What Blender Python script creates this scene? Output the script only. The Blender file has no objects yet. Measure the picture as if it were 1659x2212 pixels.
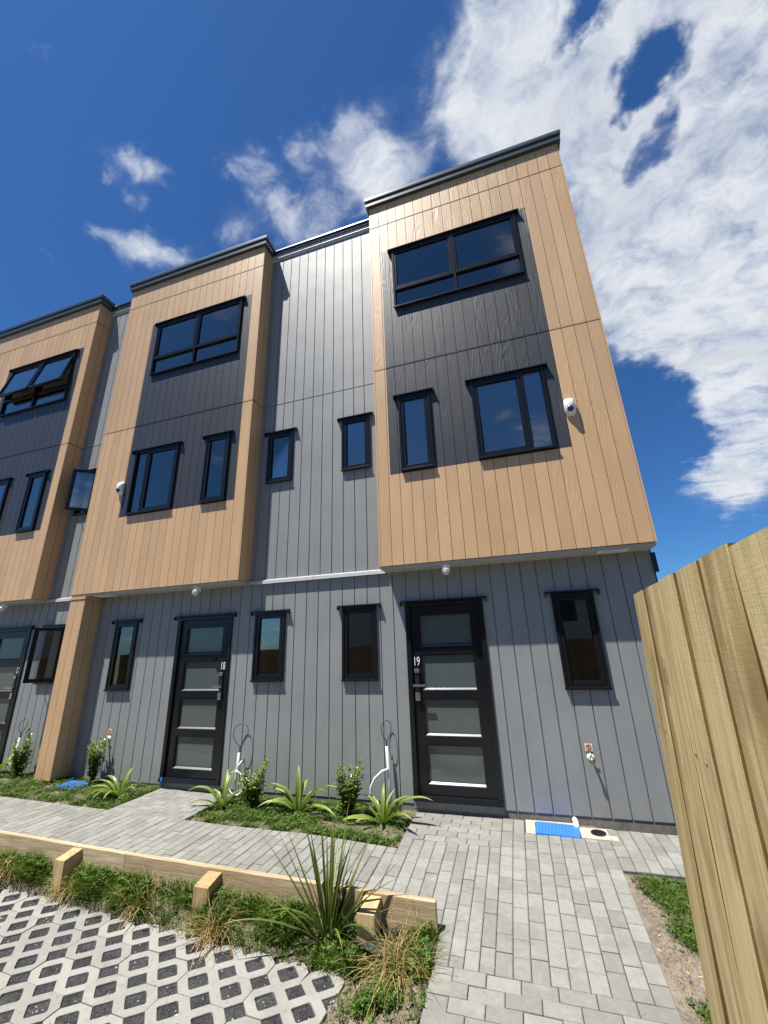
import bpy, bmesh, math, random
from math import sin, cos, pi, radians, sqrt, exp
from mathutils import Vector, Matrix, noise as mnoise

C = bpy.context.scene.collection
SC = bpy.context.scene
random.seed(7)

# ------------------------------------------------------------------ camera
CAM = Vector((3.73649, -5.22737, 1.70939))
YAW, PIT, ROL = radians(-16.96665), radians(18.3639), radians(-1.97958)
FPX = 1124.266 / 2131.0            # focal length in picture widths
fw = Vector((sin(YAW)*cos(PIT), cos(YAW)*cos(PIT), sin(PIT)))
rt = Vector((cos(YAW), -sin(YAW), 0)); up = rt.cross(fw)
RT = rt*cos(ROL) + up*sin(ROL); UP = up*cos(ROL) - rt*sin(ROL)
cd = bpy.data.cameras.new('camera'); cam = bpy.data.objects.new('camera', cd); C.objects.link(cam)
cd.sensor_fit = 'HORIZONTAL'; cd.sensor_width = 36; cd.lens = 36*FPX
cd.clip_start = 0.02; cd.clip_end = 2000
cam.matrix_world = Matrix(((RT.x, UP.x, -fw.x, CAM.x), (RT.y, UP.y, -fw.y, CAM.y), (RT.z, UP.z, -fw.z, CAM.z), (0, 0, 0, 1)))
SC.camera = cam

def px_dir(px, py):                # direction through a point of the photo measured on a 1659 x 2212 sheet
    return (fw*FPX*1659 + RT*(px-829.5) - UP*(py-1106)).normalized()

def project(p):
    d = Vector(p) - CAM; z = d.dot(fw)
    if z <= 0.05: return None
    return (384 + FPX*768*d.dot(RT)/z, 512 - FPX*768*d.dot(UP)/z)

# ------------------------------------------------------------------ light
SUNV = Vector((-0.285, -0.28, 1.0)).normalized()
SUN_EL = math.asin(SUNV.z); SUN_AZ = math.atan2(SUNV.x, SUNV.y)
sd = bpy.data.lights.new('sun', 'SUN'); sd.energy = 5.0; sd.angle = radians(0.53); sd.color = (1.0, 0.95, 0.87)
sun = bpy.data.objects.new('sun', sd); C.objects.link(sun)
sun.rotation_euler = (-SUNV).to_track_quat('-Z', 'Y').to_euler()
sun.location = (0, 0, 30)
SC.view_settings.view_transform = 'Standard'; SC.view_settings.look = 'None'
SC.view_settings.gamma = 1; SC.view_settings.use_curve_mapping = False
SC.view_settings.exposure = 0.85
SC.render.engine = 'CYCLES'
SC.cycles.max_bounces = 6; SC.cycles.diffuse_bounces = 3; SC.cycles.glossy_bounces = 3
SC.cycles.transparent_max_bounces = 12; SC.cycles.transmission_bounces = 3
SC.cycles.caustics_reflective = False; SC.cycles.caustics_refractive = False
SC.cycles.sample_clamp_indirect = 6

# ------------------------------------------------------------------ node helpers
class NT:
    def __init__(s, tree): s.t = tree; s.n = tree.nodes; s.l = tree.links
    def add(s, kind, **kw):
        nd = s.n.new(kind)
        for k, v in kw.items(): setattr(nd, k, v)
        return nd
    def put(s, sock, v):
        if isinstance(v, (int, float)): sock.default_value = v
        elif isinstance(v, (tuple, list)):
            sock.default_value = tuple(v) if len(sock.default_value) == len(v) else tuple(v) + (1,)
        else: s.l.new(v, sock)
    def math(s, op, a, b=None, c=None, clamp=False):
        nd = s.add('ShaderNodeMath', operation=op); nd.use_clamp = clamp
        s.put(nd.inputs[0], a)
        if b is not None: s.put(nd.inputs[1], b)
        if c is not None: s.put(nd.inputs[2], c)
        return nd.outputs[0]
    def vec(s, op, a, b=None):
        nd = s.add('ShaderNodeVectorMath', operation=op); s.put(nd.inputs[0], a)
        if b is not None:
            if op == 'SCALE': s.put(nd.inputs['Scale'], b)
            else: s.put(nd.inputs[1], b)
        return nd.outputs['Value'] if op in ('DOT_PRODUCT', 'LENGTH', 'DISTANCE') else nd.outputs[0]
    def noise(s, vec, scale=5, detail=4, rough=0.5, dist=0.0, out=0):
        nd = s.add('ShaderNodeTexNoise'); s.put(nd.inputs['Vector'], vec)
        nd.inputs['Scale'].default_value = scale; nd.inputs['Detail'].default_value = detail
        nd.inputs['Roughness'].default_value = rough; nd.inputs['Distortion'].default_value = dist
        return nd.outputs[out]
    def vor(s, vec, scale=5, feature='F1', out=0):
        nd = s.add('ShaderNodeTexVoronoi', feature=feature); s.put(nd.inputs['Vector'], vec)
        nd.inputs['Scale'].default_value = scale
        return nd.outputs[out]
    def ramp(s, fac, lo, hi, a=0.0, b=1.0):
        nd = s.add('ShaderNodeMapRange', interpolation_type='SMOOTHSTEP'); s.put(nd.inputs[0], fac)
        for i, v in enumerate((lo, hi, a, b)): s.put(nd.inputs[1+i], v)
        return nd.outputs[0]
    def mix(s, fac, a, b, blend='MIX'):
        nd = s.add('ShaderNodeMix', data_type='RGBA', blend_type=blend)
        s.put(nd.inputs[0], fac); s.put(nd.inputs[6], a); s.put(nd.inputs[7], b)
        return nd.outputs[2]
    def scale(s, v, xyz):
        nd = s.add('ShaderNodeMapping'); s.put(nd.inputs[0], v); nd.inputs['Scale'].default_value = xyz
        return nd.outputs[0]
    def bump(s, h, strength=0.3, dist=0.01, normal=None):
        nd = s.add('ShaderNodeBump'); nd.inputs['Strength'].default_value = strength; nd.inputs['Distance'].default_value = dist
        s.put(nd.inputs['Height'], h)
        if normal is not None: s.l.new(normal, nd.inputs['Normal'])
        return nd.outputs[0]

# ------------------------------------------------------------------ sky with its clouds
W = bpy.data.worlds.new('World'); SC.world = W; W.use_nodes = True
t = NT(W.node_tree); t.n.clear()
sky = t.add('ShaderNodeTexSky', sky_type='NISHITA'); sky.sun_disc = False
sky.sun_elevation = SUN_EL; sky.sun_rotation = SUN_AZ
sky.altitude = 200; sky.air_density = 1.0; sky.dust_density = 0.35; sky.ozone_density = 2.2
geo = t.add('ShaderNodeTexCoord'); D = geo.outputs['Generated']
BLOBS = [  # x, y, radius on the sheet, weight: where the photo's clouds stand
    (985, 225, 70, .75), (1060, 100, 80, .8), (950, 300, 45, .35), (1160, 40, 95, .8), (1140, 190, 110, .95), (1020, 20, 35, .4),
    (1040, 320, 75, .65), (1240, 210, 75, .7), (1330, 120, 55, .6), (1260, 350, 110, .9), (1350, 480, 120, 1.0), (1490, 430, 110, .9), (1610, 380, 140, 1.1),
    (1570, 110, 120, .95), (1640, 220, 100, .9), (1440, 600, 150, 1.2), (1620, 600, 140, 1.2), (1370, 680, 70, .7), (1570, 730, 100, 1.0), (1650, 750, 80, .9),
    (1440, 740, 55, .4), (1570, 905, 50, .75), (1630, 850, 70, .9), (1650, 930, 50, .6), (1545, 1035, 42, 1.0), (1620, 1015, 55, 1.0), (1490, 20, 65, .8), (1370, 20, 55, .6),
    (1255, 75, 30, -1.0), (1285, 40, 24, -.7), (1405, 165, 50, -1.05), (1345, 205, 34, -.7), (1455, 118, 38, -.85), (1480, 165, 26, -.6), (1395, 355, 42, -.95), (1440, 300, 42, -.9), (1480, 245, 26, -.8), (1370, 400, 24, -.5), (1320, 285, 34, .55), (1390, 250, 28, .65), (1440, 215, 22, .5), (1490, 330, 24, -.35), (1570, 70, 20, -.35), (930, 390, 26, -.3), (1230, 420, 40, -.25), (1300, 560, 30, -.25), (1580, 300, 36, -.3), (1520, 520, 40, -.25), (1190, 120, 26, -.3), (1405, 785, 48, -1.0), (1480, 840, 42, -.7), (1440, 930, 50, -.6), (1500, 975, 40, -.5), (1210, 100, 25, -.4),
    (800, 305, 52, .90), (745, 245, 30, .60), (840, 390, 50, .80), (760, 395, 40, .70), (700, 475, 46, .74), (600, 460, 38, .66), (500, 495, 34, .64), (640, 515, 30, .50),
    (560, 350, 34, .66), (660, 338, 36, .68), (505, 350, 24, .55), (905, 355, 26, .4), (720, 320, 28, .5), (560, 430, 24, .4),
    (285, 340, 28, .66), (345, 345, 28, .66), (225, 365, 18, .52), (285, 425, 24, .55), (265, 530, 32, .60), (350, 565, 34, .72), (405, 558, 24, .55), (220, 500, 18, .45), (310, 550, 28, .4),
]
wq = t.noise(D, 5.0, 4, 0.6, 0, 1)
wq2 = t.noise(D, 26.0, 4, 0.6, 0, 1)
dw = t.vec('ADD', t.vec('ADD', D, t.vec('SCALE', t.vec('SUBTRACT', wq, (.5, .5, .5)), 0.135)), t.vec('SCALE', t.vec('SUBTRACT', wq2, (.5, .5, .5)), 0.050))
dw = t.vec('NORMALIZE', dw)
cov = None
for bx_, by_, r, w in BLOBS:
    c = px_dir(bx_, by_)
    sg = r / (FPX*1659) * max(.45, (c.dot(fw))**1.6)
    e = t.math('EXPONENT', t.math('MULTIPLY', t.math('SUBTRACT', t.vec('DOT_PRODUCT', dw, tuple(c)), 1.0), 1.0/sg**2))
    cov = t.math('MULTIPLY_ADD', e, w, cov if cov is not None else 0.0)
sep = t.add('ShaderNodeSeparateXYZ'); t.put(sep.inputs[0], D)
zz = t.math('MAXIMUM', t.math('ADD', sep.outputs[2], 0.15), 0.05)
comb = t.add('ShaderNodeCombineXYZ')
t.put(comb.inputs[0], t.math('DIVIDE', sep.outputs[0], zz)); t.put(comb.inputs[1], t.math('DIVIDE', sep.outputs[1], zz))
pl = comb.outputs[0]
# away from the picture the same broken cloud goes on, from a broad noise
inpic = t.ramp(t.vec('DOT_PRODUCT', D, tuple(fw)), 0.35, 0.6)
broad = t.ramp(t.noise(pl, 1.3, 3, .5), .46, .72, 0.0, 0.9)
cov = t.math('MAXIMUM', cov, t.math('MULTIPLY', broad, t.math('SUBTRACT', 1.0, inpic)))
cov = t.math('MINIMUM', t.math('MAXIMUM', cov, -.35), 1.12)
pw = t.vec('ADD', pl, t.vec('SCALE', t.vec('SUBTRACT', t.noise(pl, 6.0, 3, .55, 0, 1), (.5, .5, .5)), 0.16))
n1 = t.noise(t.scale(pw, (1.0, 1.35, 1)), 7.5, 11, 0.66, 0.2)
n2 = t.noise(pl, 2.4, 6, 0.6, 0.4)
den = t.math('ADD', t.math('MULTIPLY_ADD', t.math('SUBTRACT', n1, .5), 1.8, t.math('MULTIPLY', t.math('SUBTRACT', n2, .5), .8)), t.math('MULTIPLY', cov, 0.92))
den = t.math('SUBTRACT', den, 0.12)
veil = t.math('MULTIPLY', t.ramp(t.math('MULTIPLY_ADD', t.math('SUBTRACT', n1, .5), 1.3, cov), 0.12, 1.05), .27)
mask = t.math('MAXIMUM', t.ramp(den, 0.10, 1.12), veil)
thick = t.ramp(den, 0.62, 1.30)
shade = t.noise(t.vec('ADD', pw, (.13, .11, 0)), 3.6, 8, .62, .2)
ccol = t.mix(thick, (.78, .84, .94), (.90, .93, .97))
ccol = t.mix(t.math('MULTIPLY', t.ramp(shade, .44, .70), thick), ccol, (.60, .655, .72))
skc = t.mix(1.0, sky.outputs[0], (0.335, 0.68, 1.08), 'MULTIPLY')
bgs = t.add('ShaderNodeBackground'); t.put(bgs.inputs[0], skc); bgs.inputs[1].default_value = 0.058
bgc = t.add('ShaderNodeBackground'); t.put(bgc.inputs[0], ccol); bgc.inputs[1].default_value = 0.50
mx = t.add('ShaderNodeMixShader'); t.put(mx.inputs[0], t.math('MULTIPLY', mask, t.ramp(sep.outputs[2], -.02, .06))); t.l.new(bgs.outputs[0], mx.inputs[1]); t.l.new(bgc.outputs[0], mx.inputs[2])
wo = t.add('ShaderNodeOutputWorld'); t.l.new(mx.outputs[0], wo.inputs[0])

# ------------------------------------------------------------------ materials
def new_mat(name):
    m = bpy.data.materials.new(name); m.use_nodes = True
    tr = NT(m.node_tree); tr.n.clear()
    p = tr.add('ShaderNodeBsdfPrincipled'); o = tr.add('ShaderNodeOutputMaterial'); tr.l.new(p.outputs[0], o.inputs[0])
    return m, tr, p, o
def coords(tr, space='Object', rnd=0.0):
    c = tr.add('ShaderNodeTexCoord').outputs[space]
    if rnd:
        oi = tr.add('ShaderNodeObjectInfo').outputs['Random']
        cx = tr.add('ShaderNodeCombineXYZ'); tr.put(cx.inputs[0], tr.math('MULTIPLY', oi, rnd)); tr.put(cx.inputs[1], tr.math('MULTIPLY', oi, rnd*1.7)); tr.put(cx.inputs[2], tr.math('MULTIPLY', oi, rnd*.6))
        c = tr.vec('ADD', c, cx.outputs[0])
    return c
def rnd_of(tr): return tr.add('ShaderNodeObjectInfo').outputs['Random']

def plain(name, col, rough=0.5, metal=0.0, spec=0.5, var=0.12, scale=30, bump=0.05):
    m, tr, p, o = new_mat(name); c = coords(tr)
    n = tr.noise(c, scale, 5, .6); b = tr.noise(c, scale*.12, 3)
    f = tr.math('ADD', tr.math('MULTIPLY', n, .6), tr.math('MULTIPLY', b, .4))
    lo = tuple(max(0, x*(1-var)) for x in col); hi = tuple(x*(1+var) for x in col)
    tr.put(p.inputs['Base Color'], tr.mix(tr.ramp(f, .3, .7), lo, hi))
    p.inputs['Roughness'].default_value = rough; p.inputs['Metallic'].default_value = metal
    p.inputs['Specular IOR Level'].default_value = spec
    if bump: tr.l.new(tr.bump(n, bump, .003), p.inputs['Normal'])
    return m

def grained(name, col, rough=0.42, depth=0.5, spec=.5):    # painted board with an embossed timber grain
    m, tr, p, o = new_mat(name); c = coords(tr, 'Object', 37.0)
    s = tr.scale(c, (1, 1, .10))
    n = tr.noise(s, 5.0, 2, .45, .3)
    rings = tr.math('SINE', tr.math('MULTIPLY', n, 95.0))
    patchy = tr.ramp(tr.noise(tr.scale(c, (1, 1, .3)), 3.2, 2), .40, .62)
    fine = tr.noise(tr.scale(c, (1, 1, .03)), 160, 4, .6)
    h = tr.math('ADD', tr.math('MULTIPLY', tr.math('MULTIPLY', rings, patchy), .35), tr.math('MULTIPLY', fine, .8))
    big = tr.noise(c, 1.3, 3, .5)
    f = tr.math('ADD', tr.math('MULTIPLY', big, .7), tr.math('MULTIPLY', rnd_of(tr), .30))
    lo = tuple(x*.92 for x in col); hi = tuple(x*1.09 for x in col)
    cc = tr.mix(tr.ramp(f, .25, .75), lo, hi)
    streak = tr.noise(tr.scale(c, (1, 1, .02)), 26, 3, .6)
    cc = tr.mix(tr.math('MULTIPLY', tr.ramp(streak, .5, .72), .16), cc, tuple(x*.72 for x in col))
    tr.put(p.inputs['Base Color'], cc)
    tr.put(p.inputs['Roughness'], tr.math('MULTIPLY_ADD', fine, .22, rough-.11))
    p.inputs['Specular IOR Level'].default_value = spec
    tr.l.new(tr.bump(h, depth, .004), p.inputs['Normal'])
    return m

def raw_wood(name, lo, hi, dark, axis=2, knots=True, rough=.75, spots=.5, fig=1.0, flat=0):
    m, tr, p, o = new_mat(name); c = coords(tr, 'Object', 23.0)
    def st(a, b):
        v = [b, b, b]; v[axis] = a; return tuple(v)
    wob = tr.vec('ADD', c, tr.vec('SCALE', tr.vec('SUBTRACT', tr.noise(tr.scale(c, st(.3, 1)), 5, 2, .5, 0, 1), (.5, .5, .5)), .05))
    base = tr.noise(tr.scale(wob, st(.045, 1)), 36*fig, 4, .6, .2)
    fine = tr.noise(tr.scale(c, st(.025, 1)), 230, 3, .6)
    rings = tr.math('SINE', tr.math('MULTIPLY', tr.noise(tr.scale(wob, st(.07, 1)), 6*fig, 2, .4), 75.0))
    tone = tr.noise(tr.scale(c, st(.35, 1)), 7.0, 3, .55)
    f = tr.math('ADD', tr.math('ADD', tr.math('MULTIPLY', base, .62), tr.math('MULTIPLY', rings, .045)), tr.math('MULTIPLY', tr.math('SUBTRACT', rnd_of(tr), .5), .26))
    cc = tr.mix(tr.ramp(f, .16, .50), hi, lo)
    cc = tr.mix(tr.math('MULTIPLY', tr.ramp(tone, .50, .68), spots), cc, dark)
    h0 = None
    if knots:
        kv = [1, 1, 1]; kv[axis] = .42; kv[flat] = 0
        v = tr.vor(tr.scale(wob, tuple(kv)), 5.2)
        k = tr.ramp(v, .05, .17, 1.0, 0.0)
        kr = tr.math('MULTIPLY', tr.ramp(tr.math('SINE', tr.math('MULTIPLY', v, 130.0)), .0, .8), k)
        cc = tr.mix(tr.math('MULTIPLY', k, .40), cc, dark)
        cc = tr.mix(tr.math('MULTIPLY', kr, .60), cc, tuple(x*.35 for x in dark))
    cc = tr.mix(tr.math('MULTIPLY', tr.ramp(fine, .54, .72), .45), cc, tuple(x*.75 for x in dark))
    tr.put(p.inputs['Base Color'], cc); p.inputs['Roughness'].default_value = rough
    p.inputs['Specular IOR Level'].default_value = .25
    saw = tr.noise(tr.scale(c, st(1.0, .12)), 150, 3, .65)
    cc = tr.mix(tr.math('MULTIPLY', tr.ramp(saw, .56, .74), .10), cc, hi)
    tr.put(p.inputs['Base Color'], cc)
    h = tr.math('ADD', tr.math('ADD', tr.math('MULTIPLY', fine, 1.0), tr.math('MULTIPLY', saw, .22)), tr.math('MULTIPLY', base, .6))
    tr.l.new(tr.bump(h, .6, .004), p.inputs['Normal'])
    return m

def stone(name, lo, hi, speck, sc=1.0, rough=.85, bump=.5, dirt=.25):
    m, tr, p, o = new_mat(name); c = coords(tr, 'Object', 11.0)
    oi = rnd_of(tr)
    g = tr.noise(c, 260*sc, 3, .6); md = tr.noise(c, 22*sc, 4, .6); v = tr.vor(c, 330*sc)
    f = tr.math('ADD', tr.math('MULTIPLY', md, .62), tr.math('MULTIPLY', oi, .38))
    cc = tr.mix(tr.ramp(f, .2, .8), lo, hi)
    cc = tr.mix(tr.ramp(g, .56, .70), cc, speck)
    cc = tr.mix(tr.math('MULTIPLY', tr.ramp(v, .08, .22, 1, 0), .5), cc, tuple(min(1, x*1.35) for x in hi))
    pos = tr.add('ShaderNodeNewGeometry').outputs['Position']
    st = tr.ramp(tr.noise(pos, 2.3, 5, .65), .48, .72)
    cc = tr.mix(tr.math('MULTIPLY', st, .34), cc, tuple(x*.66 for x in lo))
    pale = tr.ramp(tr.noise(tr.vec('ADD', pos, (7, 3, 1)), 3.1, 6, .7), .55, .74)
    cc = tr.mix(tr.math('MULTIPLY', pale, .34), cc, tuple(min(1, x*1.35) for x in hi))
    drt = tr.math('MULTIPLY', tr.ramp(tr.noise(pos, 34, 4, .7), .60, .70), dirt)
    cc = tr.mix(drt, cc, tuple(x*.38 for x in lo))
    tr.put(p.inputs['Base Color'], cc); p.inputs['Roughness'].default_value = rough
    p.inputs['Specular IOR Level'].default_value = .25
    tr.l.new(tr.bump(tr.math('ADD', g, tr.math('MULTIPLY', md, .6)), bump, .004), p.inputs['Normal'])
    return m

def soil_mat(name, lo, hi):
    m, tr, p, o = new_mat(name); c = coords(tr)
    a = tr.noise(c, 7, 6, .65); b = tr.noise(c, 60, 5, .7); v = tr.vor(c, 55)
    cc = tr.mix(tr.ramp(tr.math('ADD', tr.math('MULTIPLY', a, .5), tr.math('MULTIPLY', b, .5)), .35, .65), lo, hi)
    cc = tr.mix(tr.math('MULTIPLY', tr.ramp(v, .05, .25, 1, 0), .3), cc, tuple(x*1.3 for x in hi))
    tr.put(p.inputs['Base Color'], cc); p.inputs['Roughness'].default_value = .95; p.inputs['Specular IOR Level'].default_value = .15
    tr.l.new(tr.bump(tr.math('ADD', b, tr.math('MULTIPLY', v, .7)), .9, .012), p.inputs['Normal'])
    return m

def leaf_mat(name, lo, hi, rough=.42, spec=.4, trans=.25):
    m, tr, p, o = new_mat(name)
    at = tr.add('ShaderNodeAttribute'); at.attribute_name = 'tone'
    c = coords(tr)
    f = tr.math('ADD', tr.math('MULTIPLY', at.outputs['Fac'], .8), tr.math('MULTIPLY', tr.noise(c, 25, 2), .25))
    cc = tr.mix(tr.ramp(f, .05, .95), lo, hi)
    tr.put(p.inputs['Base Color'], cc); p.inputs['Roughness'].default_value = rough; p.inputs['Specular IOR Level'].default_value = spec
    tl = tr.add('ShaderNodeBsdfTranslucent'); tr.put(tl.inputs[0], tr.mix(1.0, cc, (1.25, 1.3, .55), 'MULTIPLY'))
    ms = tr.add('ShaderNodeMixShader'); ms.inputs[0].default_value = trans
    tr.l.new(p.outputs[0], ms.inputs[1]); tr.l.new(tl.outputs[0], ms.inputs[2]); tr.l.new(ms.outputs[0], o.inputs[0])
    return m

def glass_mat(name, tint, refl):
    m, tr, p, o = new_mat(name); tr.n.remove(p)
    fr = tr.add('ShaderNodeFresnel'); fr.inputs['IOR'].default_value = 1.5
    wob = tr.bump(tr.noise(coords(tr, 'Object', 9.0), 2.2, 1), .02, .02)
    f = tr.math('ADD', tr.math('MULTIPLY', fr.outputs[0], refl), .065, clamp=True)
    a = tr.add('ShaderNodeBsdfTransparent'); tr.put(a.inputs[0], tint)
    g = tr.add('ShaderNodeBsdfGlossy'); g.inputs['Roughness'].default_value = .015; tr.put(g.inputs[0], (.98, .95, .88)); tr.l.new(wob, g.inputs['Normal'])
    ms = tr.add('ShaderNodeMixShader'); tr.put(ms.inputs[0], f); tr.l.new(a.outputs[0], ms.inputs[1]); tr.l.new(g.outputs[0], ms.inputs[2]); tr.l.new(ms.outputs[0], o.inputs[0])
    return m

def wall_paint(name, col):     # smooth sheet cladding, faintly wavy, splashed with soil near the ground
    m, tr, p, o = new_mat(name); c = coords(tr)
    pos = tr.add('ShaderNodeNewGeometry').outputs['Position']
    sx = tr.add('ShaderNodeSeparateXYZ'); tr.put(sx.inputs[0], pos)
    n = tr.noise(c, 240, 4, .6); big = tr.noise(c, 1.6, 4, .55); st = tr.noise(tr.scale(c, (1, 1, .06)), 14, 4, .6)
    f = tr.math('ADD', tr.math('MULTIPLY', big, .6), tr.math('MULTIPLY', st, .4))
    cc = tr.mix(tr.ramp(f, .32, .68), tuple(x*.93 for x in col), tuple(x*1.06 for x in col))
    splash = tr.math('MULTIPLY', tr.ramp(sx.outputs[2], .03, .42, 1.0, 0.0), tr.ramp(tr.noise(c, 9, 6, .7), .42, .66))
    cc = tr.mix(tr.math('MULTIPLY', splash, .38), cc, (.20, .175, .13))
    tr.put(p.inputs['Base Color'], cc)
    tr.put(p.inputs['Roughness'], tr.math('MULTIPLY_ADD', big, .22, .40)); p.inputs['Specular IOR Level'].default_value = .5
    b1 = tr.bump(tr.noise(tr.scale(c, (1, 1, .5)), 3.2, 2), .10, .05)
    tr.l.new(tr.bump(n, .12, .003, b1), p.inputs['Normal'])
    return m

M = {}
M['tan'] = grained('tan_cladding', (.545, .352, .186), .42, .40)
M['dark'] = grained('charcoal_cladding', (.034, .036, .040), .42, .5)
M['grey'] = wall_paint('grey_cladding', (.240, .251, .251))
M['wall'] = plain('grey_wall_lining', (.19, .20, .205), .6)
M['bayback'] = plain('brown_bay_lining', (.26, .165, .085), .6)
M['trimtan'] = plain('tan_trim', (.55, .355, .19), .45, var=.05, scale=60)
M['frame'] = plain('black_aluminium', (.0095, .0105, .013), .22, spec=.35, var=.06, scale=120, bump=.02)
M['bead'] = plain('satin_bead', (.16, .165, .17), .36, metal=.8, var=.04, bump=.01)
M['cap'] = plain('roof_cap_steel', (.040, .055, .062), .30, metal=.0, spec=.6, var=.08, scale=14, bump=.02)
M['band'] = plain('grey_flashing', (.50, .51, .52), .38, metal=.25, var=.06, scale=40, bump=.02)
M['soffit'] = plain('soffit_paint', (.42, .42, .38), .6, var=.06)
M['white'] = plain('white_plastic', (.78, .78, .77), .35, var=.03, bump=.01)
M['conduit'] = plain('pale_grey_conduit', (.62, .63, .62), .4, var=.05, bump=.02)
M['cable'] = plain('black_cable', (.012, .012, .014), .4, bump=0)
M['brass'] = plain('tap_brass', (.55, .40, .20), .30, metal=1.0, var=.15, bump=.02)
M['chrome'] = plain('satin_steel', (.62, .61, .59), .28, metal=1.0, var=.05, bump=.01)
M['lensblue'] = plain('blue_lens', (.012, .016, .09), .15, spec=.7, var=.05, bump=0)
M['blue'] = plain('blue_plastic', (.022, .16, .66), .42, var=.10, scale=50, bump=.1)
M['numeral'] = plain('numeral_white', (.75, .75, .76), .4, bump=0)
M['stick'] = plain('sign_plate', (.72, .58, .40), .5, var=.06, bump=0)
M['red'] = plain('sign_red', (.32, .045, .02), .5, bump=0)
M['ink'] = plain('sign_ink', (.05, .02, .015), .5, bump=0)
M['pink'] = plain('sign_pale', (.80, .42, .32), .5, bump=0)
M['plinth'] = plain('concrete_plinth', (.155, .145, .125), .85, var=.3, scale=18, bump=.3)
M['padc'] = plain('pale_concrete', (.40, .365, .30), .85, var=.12, scale=30, bump=.3)
M['room'] = plain('room_paint', (.62, .62, .60), .8, var=.03, bump=0)
M['glass'] = glass_mat('window_glass', (.88, .92, .94, 1), 2.4)
M['frost'] = plain('frosted_glass', (.080, .100, .097), .10, spec=.9, var=.05, scale=6, bump=0)
M['paver'] = stone('granite_paver', (.188, .187, .168), (.274, .273, .246), (.095, .095, .085))
M['lattice'] = stone('lattice_concrete', (.235, .23, .208), (.30, .294, .268), (.20, .195, .18), .7, .9, .35, .7)
M['gravel'] = soil_mat('dark_gravel_bed', (.022, .022, .024), (.075, .075, .078))
M['chip'] = stone('gravel_chip', (.035, .036, .04), (.15, .15, .15), (.02, .02, .02), .5)
M['soil'] = soil_mat('bare_soil', (.12, .098, .074), (.28, .235, .18))
M['bank'] = soil_mat('far_ground', (.10, .09, .06), (.16, .14, .10))
M['pine'] = raw_wood('pale_pine', (.36, .265, .155), (.56, .46, .31), (.28, .18, .10), axis=0, flat=1, spots=.35)
M['pinev'] = raw_wood('pale_pine_post', (.34, .23, .11), (.52, .39, .21), (.24, .14, .06), axis=2, knots=False, spots=.35)
M['pale'] = raw_wood('treated_paling', (.335, .250, .112), (.56, .455, .240), (.21, .135, .05), axis=2, spots=.7)
M['pale_edge'] = raw_wood('sawn_paling_edge', (.10, .062, .024), (.20, .135, .058), (.07, .04, .015), axis=2, knots=False, spots=.5)
M['grass'] = leaf_mat('grass_blade', (.030, .070, .008), (.17, .235, .035), .5, .3, .3)
M['weed'] = leaf_mat('weed_leaf', (.022, .058, .012), (.11, .19, .03), .5, .3, .25)
M['straw'] = leaf_mat('dry_straw', (.19, .125, .045), (.44, .33, .145), .6, .3, .2)
M['strap'] = leaf_mat('strap_leaf', (.060, .115, .018), (.30, .38, .085), .36, .45, .28)
M['flax'] = leaf_mat('spiky_leaf', (.030, .052, .012), (.19, .24, .05), .36, .5, .18)
M['shrub'] = leaf_mat('glossy_leaf', (.030, .075, .010), (.19, .27, .035), .30, .55, .22)
M['stem'] = plain('plant_stem', (.10, .085, .04), .7)
M['opp'] = plain('far_fence_timber', (.16, .105, .05), .8, var=.3, scale=10)
M['cream'] = plain('far_house_wall', (.30, .29, .27), .8)
M['roofg'] = plain('far_house_roof', (.06, .06, .065), .6)
M['pebble'] = stone('pebble_stone', (.12, .10, .085), (.26, .235, .20), (.10, .09, .08), .3)
M['tape'] = plain('blue_tape', (.02, .25, .75), .5, bump=0)
M['woodchip'] = plain('wood_chip', (.55, .38, .18), .7)

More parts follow.
